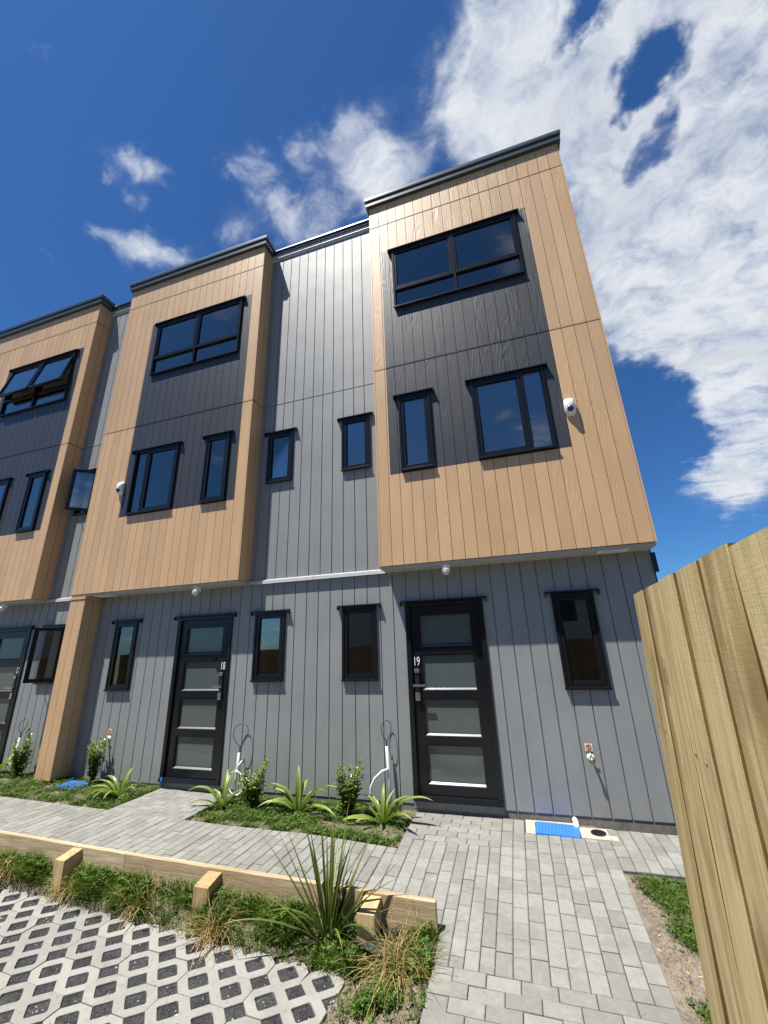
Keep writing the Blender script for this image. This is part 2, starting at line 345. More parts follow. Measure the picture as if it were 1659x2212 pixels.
# ------------------------------------------------------------------ mesh helpers
class MB:
    def __init__(s): s.v = []; s.f = []; s.m = []; s.tone = None
    def quad(s, pts, mi=0):
        i = len(s.v); s.v += [tuple(p) for p in pts]; s.f.append(tuple(range(i, i+len(pts)))); s.m.append(mi)
    def box(s, x0, x1, y0, y1, z0, z1, mi=0):
        i = len(s.v)
        s.v += [(x0,y0,z0),(x1,y0,z0),(x1,y1,z0),(x0,y1,z0),(x0,y0,z1),(x1,y0,z1),(x1,y1,z1),(x0,y1,z1)]
        for f in ((0,3,2,1),(4,5,6,7),(0,1,5,4),(1,2,6,5),(2,3,7,6),(3,0,4,7)): s.f.append(tuple(i+k for k in f)); s.m.append(mi)
        return s
    def hexa(s, lo, hi, mi=0):          # two matching rings of 3D points, closed into a solid
        i = len(s.v); n = len(lo); s.v += [tuple(p) for p in lo] + [tuple(p) for p in hi]
        s.f.append(tuple(i+k for k in range(n))[::-1]); s.f.append(tuple(i+n+k for k in range(n))); s.m += [mi, mi]
        for k in range(n):
            s.f.append((i+k, i+(k+1) % n, i+n+(k+1) % n, i+n+k)); s.m.append(mi)
        return s
    def sweep(s, rings, mi=0, closed=False):
        i = len(s.v); n = len(rings[0])
        for r in rings: s.v += [tuple(p) for p in r]
        for a in range(len(rings)-1):
            for k in range(n if closed else n-1):
                k2 = (k+1) % n
                s.f.append((i+a*n+k, i+a*n+k2, i+(a+1)*n+k2, i+(a+1)*n+k)); s.m.append(mi)
        return s
    def tube(s, pts, r, n=10, mi=0, caps=True):
        pts = [Vector(p) for p in pts]; rings = []
        prev = None
        for k, p in enumerate(pts):
            d = (pts[min(k+1, len(pts)-1)] - pts[max(k-1, 0)]).normalized()
            a = prev if prev is not None else (Vector((0, 0, 1)) if abs(d.z) < .9 else Vector((1, 0, 0)))
            u = (a - d*a.dot(d)).normalized(); w = d.cross(u); prev = u
            rr = r[k] if isinstance(r, (list, tuple)) else r
            rings.append([p + (u*cos(2*pi*q/n) + w*sin(2*pi*q/n))*rr for q in range(n)])
        i = len(s.v); s.sweep(rings, mi, True)
        if caps:
            s.f.append(tuple(i+q for q in range(n))[::-1]); s.f.append(tuple(i+(len(pts)-1)*n+q for q in range(n))); s.m += [mi, mi]
        return s
    def lathe(s, prof, org, axis, n=20, mi=0):
        org = Vector(org); ax = Vector(axis).normalized()
        a = Vector((0, 0, 1)) if abs(ax.z) < .9 else Vector((1, 0, 0))
        u = (a - ax*a.dot(ax)).normalized(); w = ax.cross(u)
        rings = [[org + ax*h + (u*cos(2*pi*q/n) + w*sin(2*pi*q/n))*max(r, 1e-4) for q in range(n)] for r, h in prof]
        return s.sweep(rings, mi, True)
    def build(s, name, mats, parent=None, smooth=False, bevel=0):
        me = bpy.data.meshes.new(name); me.from_pydata(s.v, [], s.f)
        for m in (mats if isinstance(mats, (list, tuple)) else [mats]): me.materials.append(m)
        if any(s.m): me.polygons.foreach_set('material_index', s.m)
        if smooth: me.polygons.foreach_set('use_smooth', [True]*len(s.f))
        if s.tone is not None:
            at = me.attributes.new('tone', 'FLOAT', 'POINT'); at.data.foreach_set('value', s.tone)
        me.update()
        if bevel:
            bm = bmesh.new(); bm.from_mesh(me); bmesh.ops.remove_doubles(bm, verts=bm.verts, dist=1e-5)
            bmesh.ops.recalc_face_normals(bm, faces=bm.faces)
            bmesh.ops.bevel(bm, geom=[e for e in bm.edges if len(e.link_faces) == 2 and e.calc_face_angle() > .5], offset=bevel, segments=2, affect='EDGES', profile=.6)
            bm.to_mesh(me); bm.free()
        return link(name, me, parent)
def link(name, data, parent=None):
    o = bpy.data.objects.new(name, data); C.objects.link(o)
    if parent is not None: o.parent = parent
    return o
def tag(o, label=None, cat=None, group=None, kind=None):
    for k, v in (('label', label), ('category', cat), ('group', group), ('kind', kind)):
        if v: o[k] = v
    return o
def thing(name, label, cat, group=None):
    return tag(link(name, None), label, cat, group)
def sstep(a, b, x):
    t_ = min(1, max(0, (x-a)/(b-a))); return t_*t_*(3-2*t_)

# ------------------------------------------------------------------ levels of the ground
BAY = -0.286
def zpath(x, y):
    z = -0.038 + 0.016*max(0.0, 0.6-x)
    if x > 1.4:
        s = sstep(1.4, 2.7, x); d = 0.0
        if y < -0.45:
            k = -0.45-y; d = 0.070*k + 0.020*min(k, 1.5)**2
        z -= s*(d + .012)
    return z
def board_y(x): return -1.70 - 0.0075*(x+1.66)*1.5 if x < 2.96 else -1.752
def zground(x, y):                      # natural soil, without paving
    zp = zpath(x, y)
    if x > 4.31: return zp - .03 + .012*mnoise.noise((x*3, y*3, 0))
    if y < board_y(x)+.045 and x < 2.96:
        n = mnoise.noise((x*4, y*4, 1.3))*.022 + mnoise.noise((x*13, y*13, 4.3))*.010
        z = -.325 + n + .10*sstep(-1.98, -1.76, y)
        if y < -2.062 + (2.284-x)*.0577 and x < 2.34: z = -.385 + n*.2
        k = sstep(2.45, 2.96, x); k2 = sstep(-1.78, -2.1, y)
        return z*(1-k*k2) + (zp-.035+n*.6)*k*k2
    return zp - .02 + .012*mnoise.noise((x*5, y*5, 2)) + .006*mnoise.noise((x*17, y*17, 2))

# ------------------------------------------------------------------ cladding planks
def cells(u0, u1, z0, z1, openings, extra_u=(), extra_z=()):
    us = sorted({u0, u1} | {v for o in openings for v in o[:2] if u0 < v < u1} | {v for v in extra_u if u0 < v < u1})
    zs = sorted({z0, z1} | {v for o in openings for v in o[2:4] if z0 < v < z1} | {v for v in extra_z if z0 < v < z1})
    def filled(a, b):
        if a < 0 or b < 0 or a >= len(us)-1 or b >= len(zs)-1: return False
        cu, cz = (us[a]+us[a+1])/2, (zs[b]+zs[b+1])/2
        return not any(o[0] < cu < o[1] and o[2] < cz < o[3] for o in openings)
    return us, zs, filled
def slab_cells(mb, P, u0, u1, z0, z1, d0, d1, openings, paint=None, back=False):
    eu = [v for r in (paint or []) for v in r[:2]]; ez = [v for r in (paint or []) for v in r[2:4]]
    us, zs, fl = cells(u0, u1, z0, z1, openings, eu, ez); n = 0
    for a in range(len(us)-1):
        for b in range(len(zs)-1):
            if not fl(a, b): continue
            n += 1
            A, B, Z0, Z1 = us[a], us[a+1], zs[b], zs[b+1]
            mi = 1 if any(r[0] < (A+B)/2 < r[1] and r[2] < (Z0+Z1)/2 < r[3] for r in (paint or [])) else 0
            mb.quad((P(A,Z0,d1), P(B,Z0,d1), P(B,Z1,d1), P(A,Z1,d1)), mi)
            if back: mb.quad((P(A,Z1,d0), P(B,Z1,d0), P(B,Z0,d0), P(A,Z0,d0)), mi)
            if not fl(a-1, b): mb.quad((P(A,Z0,d0), P(A,Z0,d1), P(A,Z1,d1), P(A,Z1,d0)), mi)
            if not fl(a+1, b): mb.quad((P(B,Z0,d1), P(B,Z0,d0), P(B,Z1,d0), P(B,Z1,d1)), mi)
            if not fl(a, b-1): mb.quad((P(A,Z0,d0), P(B,Z0,d0), P(B,Z0,d1), P(A,Z0,d1)), mi)
            if not fl(a, b+1): mb.quad((P(A,Z1,d1), P(B,Z1,d1), P(B,Z1,d0), P(A,Z1,d0)), mi)
    return n
def planks(parent, P, u0, u1, z0, z1, pitch, phase, gap, d0, d1, openings, mats, paint=None):
    k = math.floor((u0-phase)/pitch); cuts = [u0]
    while phase + (k+1)*pitch < u1-.03:
        k += 1
        if phase + k*pitch > u0+.03: cuts.append(phase+k*pitch)
    cuts.append(u1)
    for i in range(len(cuts)-1):
        a = cuts[i] + (gap/2 if i else 0); b = cuts[i+1] - (gap/2 if i < len(cuts)-2 else 0)
        # a board cut through by a window makes one plank above it and one below
        spans = [(z0, z1)]
        for o in openings:
            if o[0] <= a+.001 and o[1] >= b-.001:
                spans = [q for lo, hi in spans for q in ((lo, min(hi, o[2])), (max(lo, o[3]), hi)) if q[1]-q[0] > .004]
        for lo, hi in spans:
            mb = MB()
            if slab_cells(mb, P, a, b, lo, hi, d0, d1, openings, paint): mb.build('plank', mats, parent)
def front(y): return lambda u, z, d: (u, y-d, z)
def rightside(x): return lambda u, z, d: (x+d, u, z)
def leftside(x): return lambda u, z, d: (x-d, u, z)

# ------------------------------------------------------------------ windows and doors
def bars(mb, x0, x1, z0, z1, w, y0, y1, wb=None):
    wb = wb or w
    mb.box(x0, x0+w, y0, y1, z0, z1); mb.box(x1-w, x1, y0, y1, z0, z1)
    mb.box(x0+w, x1-w, y0, y1, z1-w, z1); mb.box(x0+w, x1-w, y0, y1, z0, z0+wb)
def head_flashing(win, x0, x1, zt, Y, over=.065):
    mb = MB()
    mb.hexa([(x0-over, Y-.058, zt+.004), (x1+over, Y-.058, zt+.004), (x1+over, Y+.002, zt+.010), (x0-over, Y+.002, zt+.010)],
            [(x0-over, Y-.058, zt+.020), (x1+over, Y-.058, zt+.020), (x1+over, Y+.002, zt+.032), (x0-over, Y+.002, zt+.032)])
    for a, b in ((x0-over, x0-over+.012), (x1+over-.012, x1+over)): mb.box(a, b, Y-.056, Y-.003, zt-.035, zt+.0035)
    mb.build('head_flashing', M['frame'], win)
def sash(win, x0, x1, z0, z1, Y, w=.046, y0=-.024, opened=None):
    mb = MB(); bars(mb, x0, x1, z0, z1, w, Y+y0, Y+.030)
    mb2 = MB(); bars(mb2, x0+w, x1-w, z0+w, z1-w, .010, Y+y0+.018, Y+.026)
    g = MB().box(x0+w+.001, x1-w-.001, Y+.000, Y+.006, z0+w+.001, z1-w-.001)
    parts = [mb.build('sash', M['frame'], win, bevel=.003), mb2.build('glazing_bead', M['frame'], win), g.build('pane', M['glass'], win)]
    if opened:
        piv, axis, ang = opened
        mx_ = Matrix.Translation(piv) @ Matrix.Rotation(ang, 4, axis) @ Matrix.Translation(-Vector(piv))
        for p in parts: p.data.transform(mx_)
    return parts
def fixed(win, x0, x1, z0, z1, Y):
    mb = MB(); bars(mb, x0, x1, z0, z1, .012, Y-.004, Y+.03); mb.build('glazing_bead', M['frame'], win)
    MB().box(x0+.013, x1-.013, Y+.006, Y+.012, z0+.013, z1-.013).build('pane', M['glass'], win)
def reveal(win, x0, x1, z0, z1, Y):
    mb = MB(); bars(mb, x0, x1, z0, z1, .018, Y+.085, Y+.24); mb.build('reveal', M['room'], win)
def outer_frame(house, x0, x1, z0, z1, Y, w=.030):
    mb = MB(); bars(mb, x0, x1, z0, z1, w, Y-.034, Y+.085)
    mb.box(x0-.006, x1+.006, Y-.046, Y-.034, z0-.008, z0+.018)
    return mb.build('window', M['frame'], house, bevel=.003)
def single_window(house, x0, x1, z0, z1, Y, hinge_open=0.0):
    w = outer_frame(house, x0, x1, z0, z1, Y)
    op = ((x1-.03, Y-.024, 0), 'Z', hinge_open) if hinge_open else None
    sash(w, x0+.032, x1-.032, z0+.032, z1-.032, Y, opened=op)
    reveal(w, x0, x1, z0, z1, Y); head_flashing(w, x0, x1, z1, Y)
    if hinge_open:
        ang = hinge_open; L = .20
        mb = MB(); mb.tube([(x0+.10, Y+.01, z0+.045), (x1-.04-L*cos(ang), Y-.02-L*sin(ang)*.95, z0+.045)], .006, 6); mb.build('stay', M['frame'], w)
    return w
def double_window(house, x0, x1, z0, z1, Y, xm, fixed_left):
    w = outer_frame(house, x0, x1, z0, z1, Y)
    MB().box(xm-.016, xm+.016, Y-.030, Y+.08, z0+.03, z1-.03).build('mullion', M['frame'], w)
    if fixed_left: fixed(w, x0+.03, xm-.016, z0+.03, z1-.03, Y); sash(w, xm+.018, x1-.032, z0+.032, z1-.032, Y)
    else: fixed(w, xm+.016, x1-.03, z0+.03, z1-.03, Y); sash(w, x0+.032, xm-.018, z0+.032, z1-.032, Y)
    reveal(w, x0, x1, z0, z1, Y); head_flashing(w, x0, x1, z1, Y)
def quad_window(house, x0, x1, z0, z1, Y, zt, awning=0.0):
    w = outer_frame(house, x0, x1, z0, z1, Y); xm = (x0+x1)/2
    mb = MB(); mb.box(xm-.018, xm+.018, Y-.032, Y+.08, z0+.03, z1-.03); mb.build('mullion', M['frame'], w)
    mb = MB(); mb.box(x0+.03, xm-.018, Y-.030, Y+.08, zt-.018, zt+.018); mb.box(xm+.018, x1-.03, Y-.030, Y+.08, zt-.018, zt+.018); mb.build('transom', M['frame'], w)
    op = ((0, Y-.02, z1-.03), 'X', -awning) if awning else None
    for a, b in ((x0+.032, xm-.020), (xm+.020, x1-.032)):
        sash(w, a, b, zt+.020, z1-.032, Y, w=.034, opened=op)
        fixed(w, a-.002, b+.002, z0+.03, zt-.018, Y)
    reveal(w, x0, x1, z0, z1, Y); head_flashing(w, x0, x1, z1, Y)
def entry_door(house, x0, x1, z0, z1, num, hinge_left):
    Y = 0.0
    mb = MB(); w = .058
    mb.box(x0, x0+w, Y-.022, Y+.09, z0+.055, z1); mb.box(x1-w, x1, Y-.022, Y+.09, z0+.055, z1)
    mb.box(x0+w, x1-w, Y-.022, Y+.09, z1-.048, z1)
    mb.hexa([(x0, Y-.045, z0), (x1, Y-.045, z0), (x1, Y+.09, z0), (x0, Y+.09, z0)], [(x0, Y-.030, z0+.052), (x1, Y-.030, z0+.052), (x1, Y+.09, z0+.052), (x0, Y+.09, z0+.052)])
    dr = mb.build('door', M['frame'], house, bevel=.003)
    head_flashing(dr, x0, x1, z1, Y, .055)
    lx0, lx1 = x0+w+.004, x1-w-.004
    panes = [(1.722, 2.066), (1.220, 1.586), (.727, 1.090), (.234, .600)]
    ph = (lx0+.122, lx1-.112)
    holes = [(ph[0]-.012, ph[1]+.012, a-.03, b+.012) for a, b in panes]
    mb = MB(); slab_cells(mb, front(Y+.010), lx0, lx1, z0+.058, z1-.054, -.045, .0, holes, back=True)
    mb.build('leaf', M['frame'], dr, bevel=.0)
    for a, b in panes:
        p0, p1 = ph
        m2 = MB(); m2.box(p0-.012, p0, Y+.014, Y+.05, a, b); m2.box(p1, p1+.012, Y+.014, Y+.05, a, b); m2.box(p0-.012, p1+.012, Y+.014, Y+.05, b, b+.012)
        m2.build('glazing_bead', M['frame'], dr)
        m3 = MB(); m3.hexa([(p0-.012, Y+.011, a-.029), (p1+.012, Y+.011, a-.029), (p1+.012, Y+.05, a-.029), (p0-.012, Y+.05, a-.029)],
                           [(p0-.002, Y+.013, a-.022), (p1+.002, Y+.013, a-.022), (p1+.001, Y+.036, a-.004), (p0-.001, Y+.036, a-.004)])
        m3.build('bottom_bead', M['bead'], dr)
        MB().box(p0, p1, Y+.040, Y+.048, a, b).build('pane', M['frost'], dr)
    xs = lx0+.053 if not hinge_left else lx1-.053        # lock stile
    sgn = 1 if not hinge_left else -1
    MB().box(xs-.026, xs+.026, Y-.016, Y+.010, 1.075, 1.425).build('lock_plate', M['cable'], dr, bevel=.006)
    mb = MB(); mb.box(xs-.030, xs+.030, Y-.030, Y-.0165, 1.395, 1.440); mb.box(xs-.029, xs+.027, Y-.026, Y-.0165, 1.080, 1.170)
    mb.build('lock_cover', M['chrome'], dr, bevel=.005)
    mb = MB(); mb.tube([(xs-sgn*.01, Y-.016, 1.248), (xs-sgn*.01, Y-.055, 1.248)], .011, 10)
    a, b = sorted((xs-sgn*.045, xs+sgn*.105)); mb.box(a, b, Y-.068, Y-.050, 1.238, 1.262)
    mb.build('handle', M['chrome'], dr, bevel=.003)
    cu = bpy.data.curves.new('numeral', 'FONT'); cu.body = num; cu.size = .145; cu.extrude = .002; cu.align_x = 'CENTER'
    tmp = link('numeral_curve', cu); bpy.context.view_layer.update()
    me = bpy.data.meshes.new_from_object(tmp.evaluated_get(bpy.context.evaluated_depsgraph_get())); bpy.data.objects.remove(tmp)
    me.materials.clear(); me.materials.append(M['numeral']); o = link('numeral', me, dr)
    o.location = (xs, Y-.0005, 1.475); o.rotation_euler = (pi/2, 0, 0); o.scale = (.60, 1, 1)
    return dr

# ------------------------------------------------------------------ roof edge swept round the corners
def cap_profile(zb, zt):
    h = zt-zb
    return [(-.02, zb), (.045, zb), (.050, zb+.006), (.050, zb+.40*h), (.036, zb+.44*h), (.036, zb+.48*h), (.064, zb+.50*h), (.068, zb+.60*h), (.066, zb+.84*h), (.052, zb+.96*h), (.030, zt), (-.12, zt), (-.12, zb)]
def edge_cap(house, path, prof, name='roof_edge', mat=None):
    rings = []
    for i, p in enumerate(path):
        p = Vector((p[0], p[1], 0)); dirs = []
        if i: d = (p-Vector((*path[i-1][:2], 0))).normalized(); dirs.append(Vector((d.y, -d.x, 0)))
        if i < len(path)-1: d = (Vector((*path[i+1][:2], 0))-p).normalized(); dirs.append(Vector((d.y, -d.x, 0)))
        n = dirs[0] if len(dirs) == 1 else (dirs[0]+dirs[1])/(1+dirs[0].dot(dirs[1]))
        rings.append([(p.x+n.x*o, p.y+n.y*o, z) for o, z in prof])
    mb = MB(); mb.sweep(rings, 0, True)
    for r in (rings[0], rings[-1]): mb.quad(r)
    return mb.build(name, mat or M['cap'], house)

# ------------------------------------------------------------------ ground sheets
def ground_sheet():
    xs = [-9 + .05*i for i in range(int(15.2/.05)+1)]; ys = [-5.6 + .05*i for i in range(int(5.75/.05)+1)]
    mb = MB()
    for y in ys:
        for x in xs:
            z = zground(x, y)
            if (board_y(x)+.045 < y < -.86 and x < 4.30) or (x > 2.98 and x < 4.30 and y < -.36) or (-1.13 < x < -.02 and -.9 < y < -.10) or (2.42 < x < 4.3 and -.9 < y < -.05) or (x > 4.3 and y > -.78): z = zpath(x, y) - .10
            mb.v.append((x, y, z))
    n = len(xs)
    for j in range(len(ys)-1):
        for i in range(n-1): mb.f.append((j*n+i, j*n+i+1, (j+1)*n+i+1, (j+1)*n+i)); mb.m.append(0)
    tag(mb.build('ground', M['soil'], smooth=True), kind='structure')
    mb = MB(); mb.quad([(-600, -600, -.5), (600, -600, -.5), (600, 600, -.5), (-600, 600, -.5)])
    tag(mb.build('terrain', M['bank']), kind='structure')
ground_sheet()

# ------------------------------------------------------------------ the terrace
ZB, ZM, ZU = 2.687, 5.702, 8.674
UT, UB, UTR = 7.976, 6.771, 7.140
ZTOP = 9.165; GTOP = 9.085
def townhouse(label, num, X, bay, party, right_end=False, post=None, open_windows=False):
    """X(a, b): the house's own x-range turned into the street's"""
    H = thing('townhouse', label, 'townhouse', 'terraced townhouses')
    bx0, bx1 = bay; px0, px1 = party
    mir = X.mir
    u, w_, n, g, f, h, d, p = (X(*r) for r in ((-2.345, -.382), (-2.340, -1.400), (-.825, -.364), (.180, .640), (.150, .635), (-2.475, -2.020), (-1.229, -.241), (-2.513, -.197)))
    ft, fb, hb, db = 2.232, 1.311, 1.201, .050
    gf = [(f[0], f[1], fb, ft), (h[0], h[1], hb, ft), (d[0], d[1], db, ft)]
    gapx = (bx1, px1) if bx1 < px1-.2 else (px0, bx0)
    gw = [(g[0], g[1], 4.253, 5.139)]
    # ground floor wall and upper recess wall: lining, then planks
    F0 = front(0.0)
    mb = MB(); slab_cells(mb, F0, px0, px1, .0, 2.66, -.15, -.0092, gf, back=True); wall = mb.build('wall', M['wall'], H)
    planks(wall, F0, px0, px1, .016, 2.655, .1815, .047, .0125, -.009, 0.0, gf + [(d[0]-.001, d[1]+.001, 0, .06)], [M['grey']])
    MB().box(d[0]+.003, d[1]-.003, .004, .10, -.03, db-.003).build('door_step', M['grey'], H)
    mb = MB(); slab_cells(mb, F0, gapx[0], gapx[1], 2.66, 9.12, -.15, -.0092, gw, back=True); up_wall = mb.build('recess_wall', M['wall'], H)
    planks(up_wall, F0, gapx[0], gapx[1], 2.712, ZM-.008, .1810, .069, .0125, -.009, 0.0, gw, [M['grey']])
    planks(up_wall, F0, gapx[0], gapx[1], ZM+.008, 9.115, .1810, .069, .0125, -.009, 0.0, gw, [M['grey']])
    # flashing band between the storeys, plinth
    mb = MB(); mb.hexa([(gapx[0]+.002, -.048, 2.642), (gapx[1]-.002, -.048, 2.642), (gapx[1]-.002, -.001, 2.656), (gapx[0]+.002, -.001, 2.656)],
                       [(gapx[0]+.002, -.043, 2.690), (gapx[1]-.002, -.043, 2.690), (gapx[1]-.002, -.001, 2.710), (gapx[0]+.002, -.001, 2.710)])
    mb.build('storey_flashing', M['band'], H)
    MB().box(px0, px1, .008, .22, -.42, -.001).build('plinth', M['plinth'], H)
    # bay
    wins = [(u[0], u[1], UB, UT), (w_[0], w_[1], 3.966, 5.141), (n[0], n[1], 3.966, 5.141)]
    paint = [(p[0], p[1], 3.946, 8.041)]
    BF = front(BAY)
    mb = MB(); slab_cells(mb, BF, bx0+.02, bx1-.02, ZB+.01, 9.15, -.09, -.011, wins, back=True)
    mb.box(bx1-.09, bx1-.011, BAY+.09, -.0, ZB+.01, 9.15); mb.box(bx0+.011, bx0+.09, BAY+.09, -.0, ZB+.01, 9.15)
    by = mb.build('bay', M['bayback'], H)
    ph = (bx0 + .172) if X.mir else (bx1 - .193)
    tiers = ((ZB+.004, ZM-.011), (ZM+.011, ZU-.011), (ZU+.011, 9.16))
    for a, b in tiers:
        planks(by, BF, bx0+.022, bx1-.022, a, b, .1556, ph, .0065, -.0105, 0.0, wins, [M['tan'], M['dark']], paint)
        planks(by, rightside(bx1), BAY+.022, .0, a, b, .1556, BAY+.17, .008, -.0105, 0.0, [], [M['tan']])
        planks(by, leftside(bx0), BAY+.022, .0, a, b, .1556, BAY+.17, .008, -.0105, 0.0, [], [M['tan']])
        for xa, xb, ya, yb in ((bx0-.001, bx0+.018, BAY-.001, BAY+.018), (bx1-.018, bx1+.001, BAY-.001, BAY+.018)): MB().box(xa, xb, ya, yb, a, b).build('corner_trim', M['trimtan'], by)
    for zj in (ZM, ZU):          # slim drip moulds in the joints between the tiers
        segs = [(bx0+.002, p[0], 'trimtan'), (p[0], p[1], 'dark'), (p[1], bx1-.002, 'trimtan')] if zj == ZM else [(bx0+.002, bx1-.002, 'trimtan')]
        for a, b, mt in segs:
            MB().box(a, b, BAY-.004, BAY+.006, zj-.006, zj+.003).build('joint_mould', M[mt], by)
    MB().box(bx0+.012, bx1-.012, BAY+.022, -.001, 2.650, ZB+.002).build('soffit', M['soffit'], by)
    MB().box(bx0+.004, bx1-.004, BAY+.003, -.001, 9.12, 9.158).build('bay_ceiling', M['room'], by)
    # windows and door
    single_window(H, n[0], n[1], 3.966, 5.141, BAY)
    double_window(H, w_[0], w_[1], 3.966, 5.141, BAY, (w_[0]+.66 if X.mir else w_[1]-.66), not X.mir)
    quad_window(H, u[0], u[1], UB, UT, BAY, UTR, awning=radians(12.0) if open_windows else 0)
    single_window(H, g[0], g[1], 4.253, 5.139, 0.0, hinge_open=radians(41) if open_windows else 0)
    single_window(H, f[0], f[1], fb, ft, 0.0, hinge_open=radians(41) if open_windows else 0)
    single_window(H, h[0], h[1], hb, ft, 0.0)
    entry_door(H, d[0], d[1], db, ft, num, not X.mir)
    # rooms behind the glass
    mb = MB(); D = 4.2
    for z in (2.62, 5.66): mb.box(px0+.06, px1-.06, .151, D, z, z+.06)
    mb.box(px0, px0+.06, .151, D, .0, 9.05); mb.box(px1-.06, px1, .151, D, .0, 9.05); 
    back = [(px0+.5, px1-.5, 3.5, 4.9), (px0+.5, px1-.5, 6.6, 7.9)]      # unseen rear window openings, added to brighten the upper rooms
    slab_cells(mb, lambda uu, z_, d_: (uu, D+d_, z_), px0, px1, 0, 9.05, .0, .1, back, back=True)
    mb.box(px0+.06, px1-.06, .151, D, -.05, .0); mb.box(px0, px1, -.001, D+.1, 9.05, 9.118)
    xm = (d[0]-.12) if not X.mir else (d[1]+.08)
    mb.box(xm, xm+.05, .152, D-.01, .001, 2.619); mb.box(xm, xm+.05, .9, D-.01, 2.681, 5.659)
    mb.build('interior', M['room'], H)
    # the walls of the bay box behind the glass, roof and its edges
    MB().box(px0, px1, .0, 6.0, 9.12, 9.24).build('roof', M['cap'], H)
    edge_cap(H, [(bx0, .35), (bx0, BAY), (bx1, BAY), (bx1, .35 if not right_end else 6.0)], cap_profile(ZTOP, 9.39))
    edge_cap(H, [(gapx[0]+(.06 if gapx[0] == bx1 else 0), 0), (gapx[1]-(.06 if gapx[1] == bx0 else 0), 0)], cap_profile(9.165, 9.285))
    mb = MB(); mb.box(gapx[0]+.002, gapx[1]-.002, -.030, .01, 9.090, 9.164); mb.build('fascia', M['band'], H)
    if right_end:
        mb = MB(); mb.box(px1-.10, px1-.012, .15, 6.0, .0, 9.12); mb.build('end_wall', M['wall'], H)
        planks(H, rightside(px1), .0, 6.0, .016, 9.11, .1815, .10, .014, -.0125, 0, [], [M['grey']])
        MB().box(px1-.012, px1+.030, -.03, .03, 2.40, 2.62).build('corner_flashing', M['frame'], H)
    if post:
        a, b = post; z0, z1 = .037, 2.646
        mb = MB(); mb.box(a+.014, b-.014, BAY+.014, -.001, z0, z1); po = mb.build('post', M['trimtan'], H)
        mid = (a+b)/2
        planks(po, front(BAY), a+.012, b-.024, z0, 2.60, .155, a+.16, .007, -.012, 0, [], [M['tan']])
        planks(po, rightside(b), BAY+.020, -.003, z0, 2.60, .14, BAY+.15, .007, -.012, 0, [], [M['tan']])
        planks(po, leftside(a), BAY+.014, -.003, z0, 2.60, .14, BAY+.15, .007, -.012, 0, [], [M['tan']])
        MB().box(b-.020, b+.001, BAY-.001, BAY+.018, z0, 2.60).build('corner_trim', M['trimtan'], po)
        mb = MB(); mb.box(a-.006, b+.006, BAY-.010, -.004, 2.605, 2.644); mb.build('collar', M['trimtan'], po, bevel=.004)
        MB().box(a+.03, b-.02, BAY+.03, .006, -.40, z0-.001).build('foot', M['plinth'], po)
    return H
def maker(off=0.0, mirror=None):
    def X(a, b):
        if mirror is not None: return (mirror-b, mirror-a)
        return (a+off, b+off)
    X.mir = mirror is not None
    return X
PARTY = 1.0715
townhouse('three storey end townhouse with door number 19, beside the paling fence', '19', maker(mirror=2.141), (2.143, 5.293), (PARTY, 5.293), right_end=True)
townhouse('middle three storey townhouse with door number 18 and a timber look post', '18', maker(), (-3.262, 0.0), (-3.262, PARTY-.001), post=(-3.242, -2.913))
townhouse('townhouse with open windows at the left edge of the photo, beyond the timber look post', '17', maker(-4.188), (-7.450, -4.188), (-7.450, -3.263), open_windows=True)

# ------------------------------------------------------------------ fittings on the walls
def alarm_siren(x, z, label):
    s = thing('alarm_siren', label, 'alarm siren', 'white sirens on the bay fronts'); s.location = (x, BAY, z)
    mb = MB(); rings = []
    for k in range(9):
        t_ = k/8; zz = .118 - .236*t_
        w = .062*(1 - .15*abs(2*t_-1)**3); dep = .035 + .055*sin(pi*min(1, t_*.9+.12))**.8
        if k in (0, 8): w *= .8; dep *= .55
        rings.append([(-w, -.001, zz), (-w, -dep*.6, zz), (-w*.55, -dep*.95, zz), (w*.55, -dep*.95, zz), (w, -dep*.6, zz), (w, -.001, zz)])
    mb.sweep(rings, 0, True); mb.quad(rings[0]); mb.quad(rings[-1])
    mb.build('body', M['white'], s, smooth=True)
    mb = MB(); mb.lathe([(.0, .018), (.026, .014), (.036, .004), (.038, -.02)], (0, -.076, -.050), (0, -1, -.45), 20); mb.build('lens', M['lensblue'], s, smooth=True)
    return s
alarm_siren(4.708, 4.475, 'white alarm siren with blue lens right of the big window of number 19')
alarm_siren(-2.551, 4.480, 'white alarm siren with blue lens left of the dark panel of number 18')

def soffit_lamp(x, label):
    s = thing('sensor_light', label, 'sensor light', 'white sensor lights under the bays'); s.location = (x, BAY+.085, 2.648)
    mb = MB(); mb.lathe([(.0, 0), (.050, 0), (.050, -.020), (.035, -.028), (.0, -.030)], (0, 0, 0), (0, 0, 1), 18); mb.build('base', M['white'], s, smooth=False)
    mb = MB(); mb.box(-.045, .045, -.03, .03, -.07, -.001); mb.build('bracket', M['white'], s, bevel=.008)
    mb = MB(); mb.lathe([(.0, -.04), (.040, -.038), (.044, .0), (.044, .028), (.038, .036), (.036, .030), (.0, .030)], (.002, -.035, -.080), (0, -1, -.30), 20); mb.build('lamp_head', M['white'], s, smooth=True)
    mb = MB(); mb.lathe([(.0, .044), (.020, .041), (.032, .033)], (.002, -.035, -.080), (0, -1, -.30), 18); mb.build('lens', M['conduit'], s, smooth=True)
soffit_lamp(2.988, 'white sensor light under the bay of number 19, left above its door')
soffit_lamp(-.772, 'white sensor light under the bay of number 18, above its door')
soffit_lamp(-4.96, 'white sensor light under the bay at the left edge, above the open window')
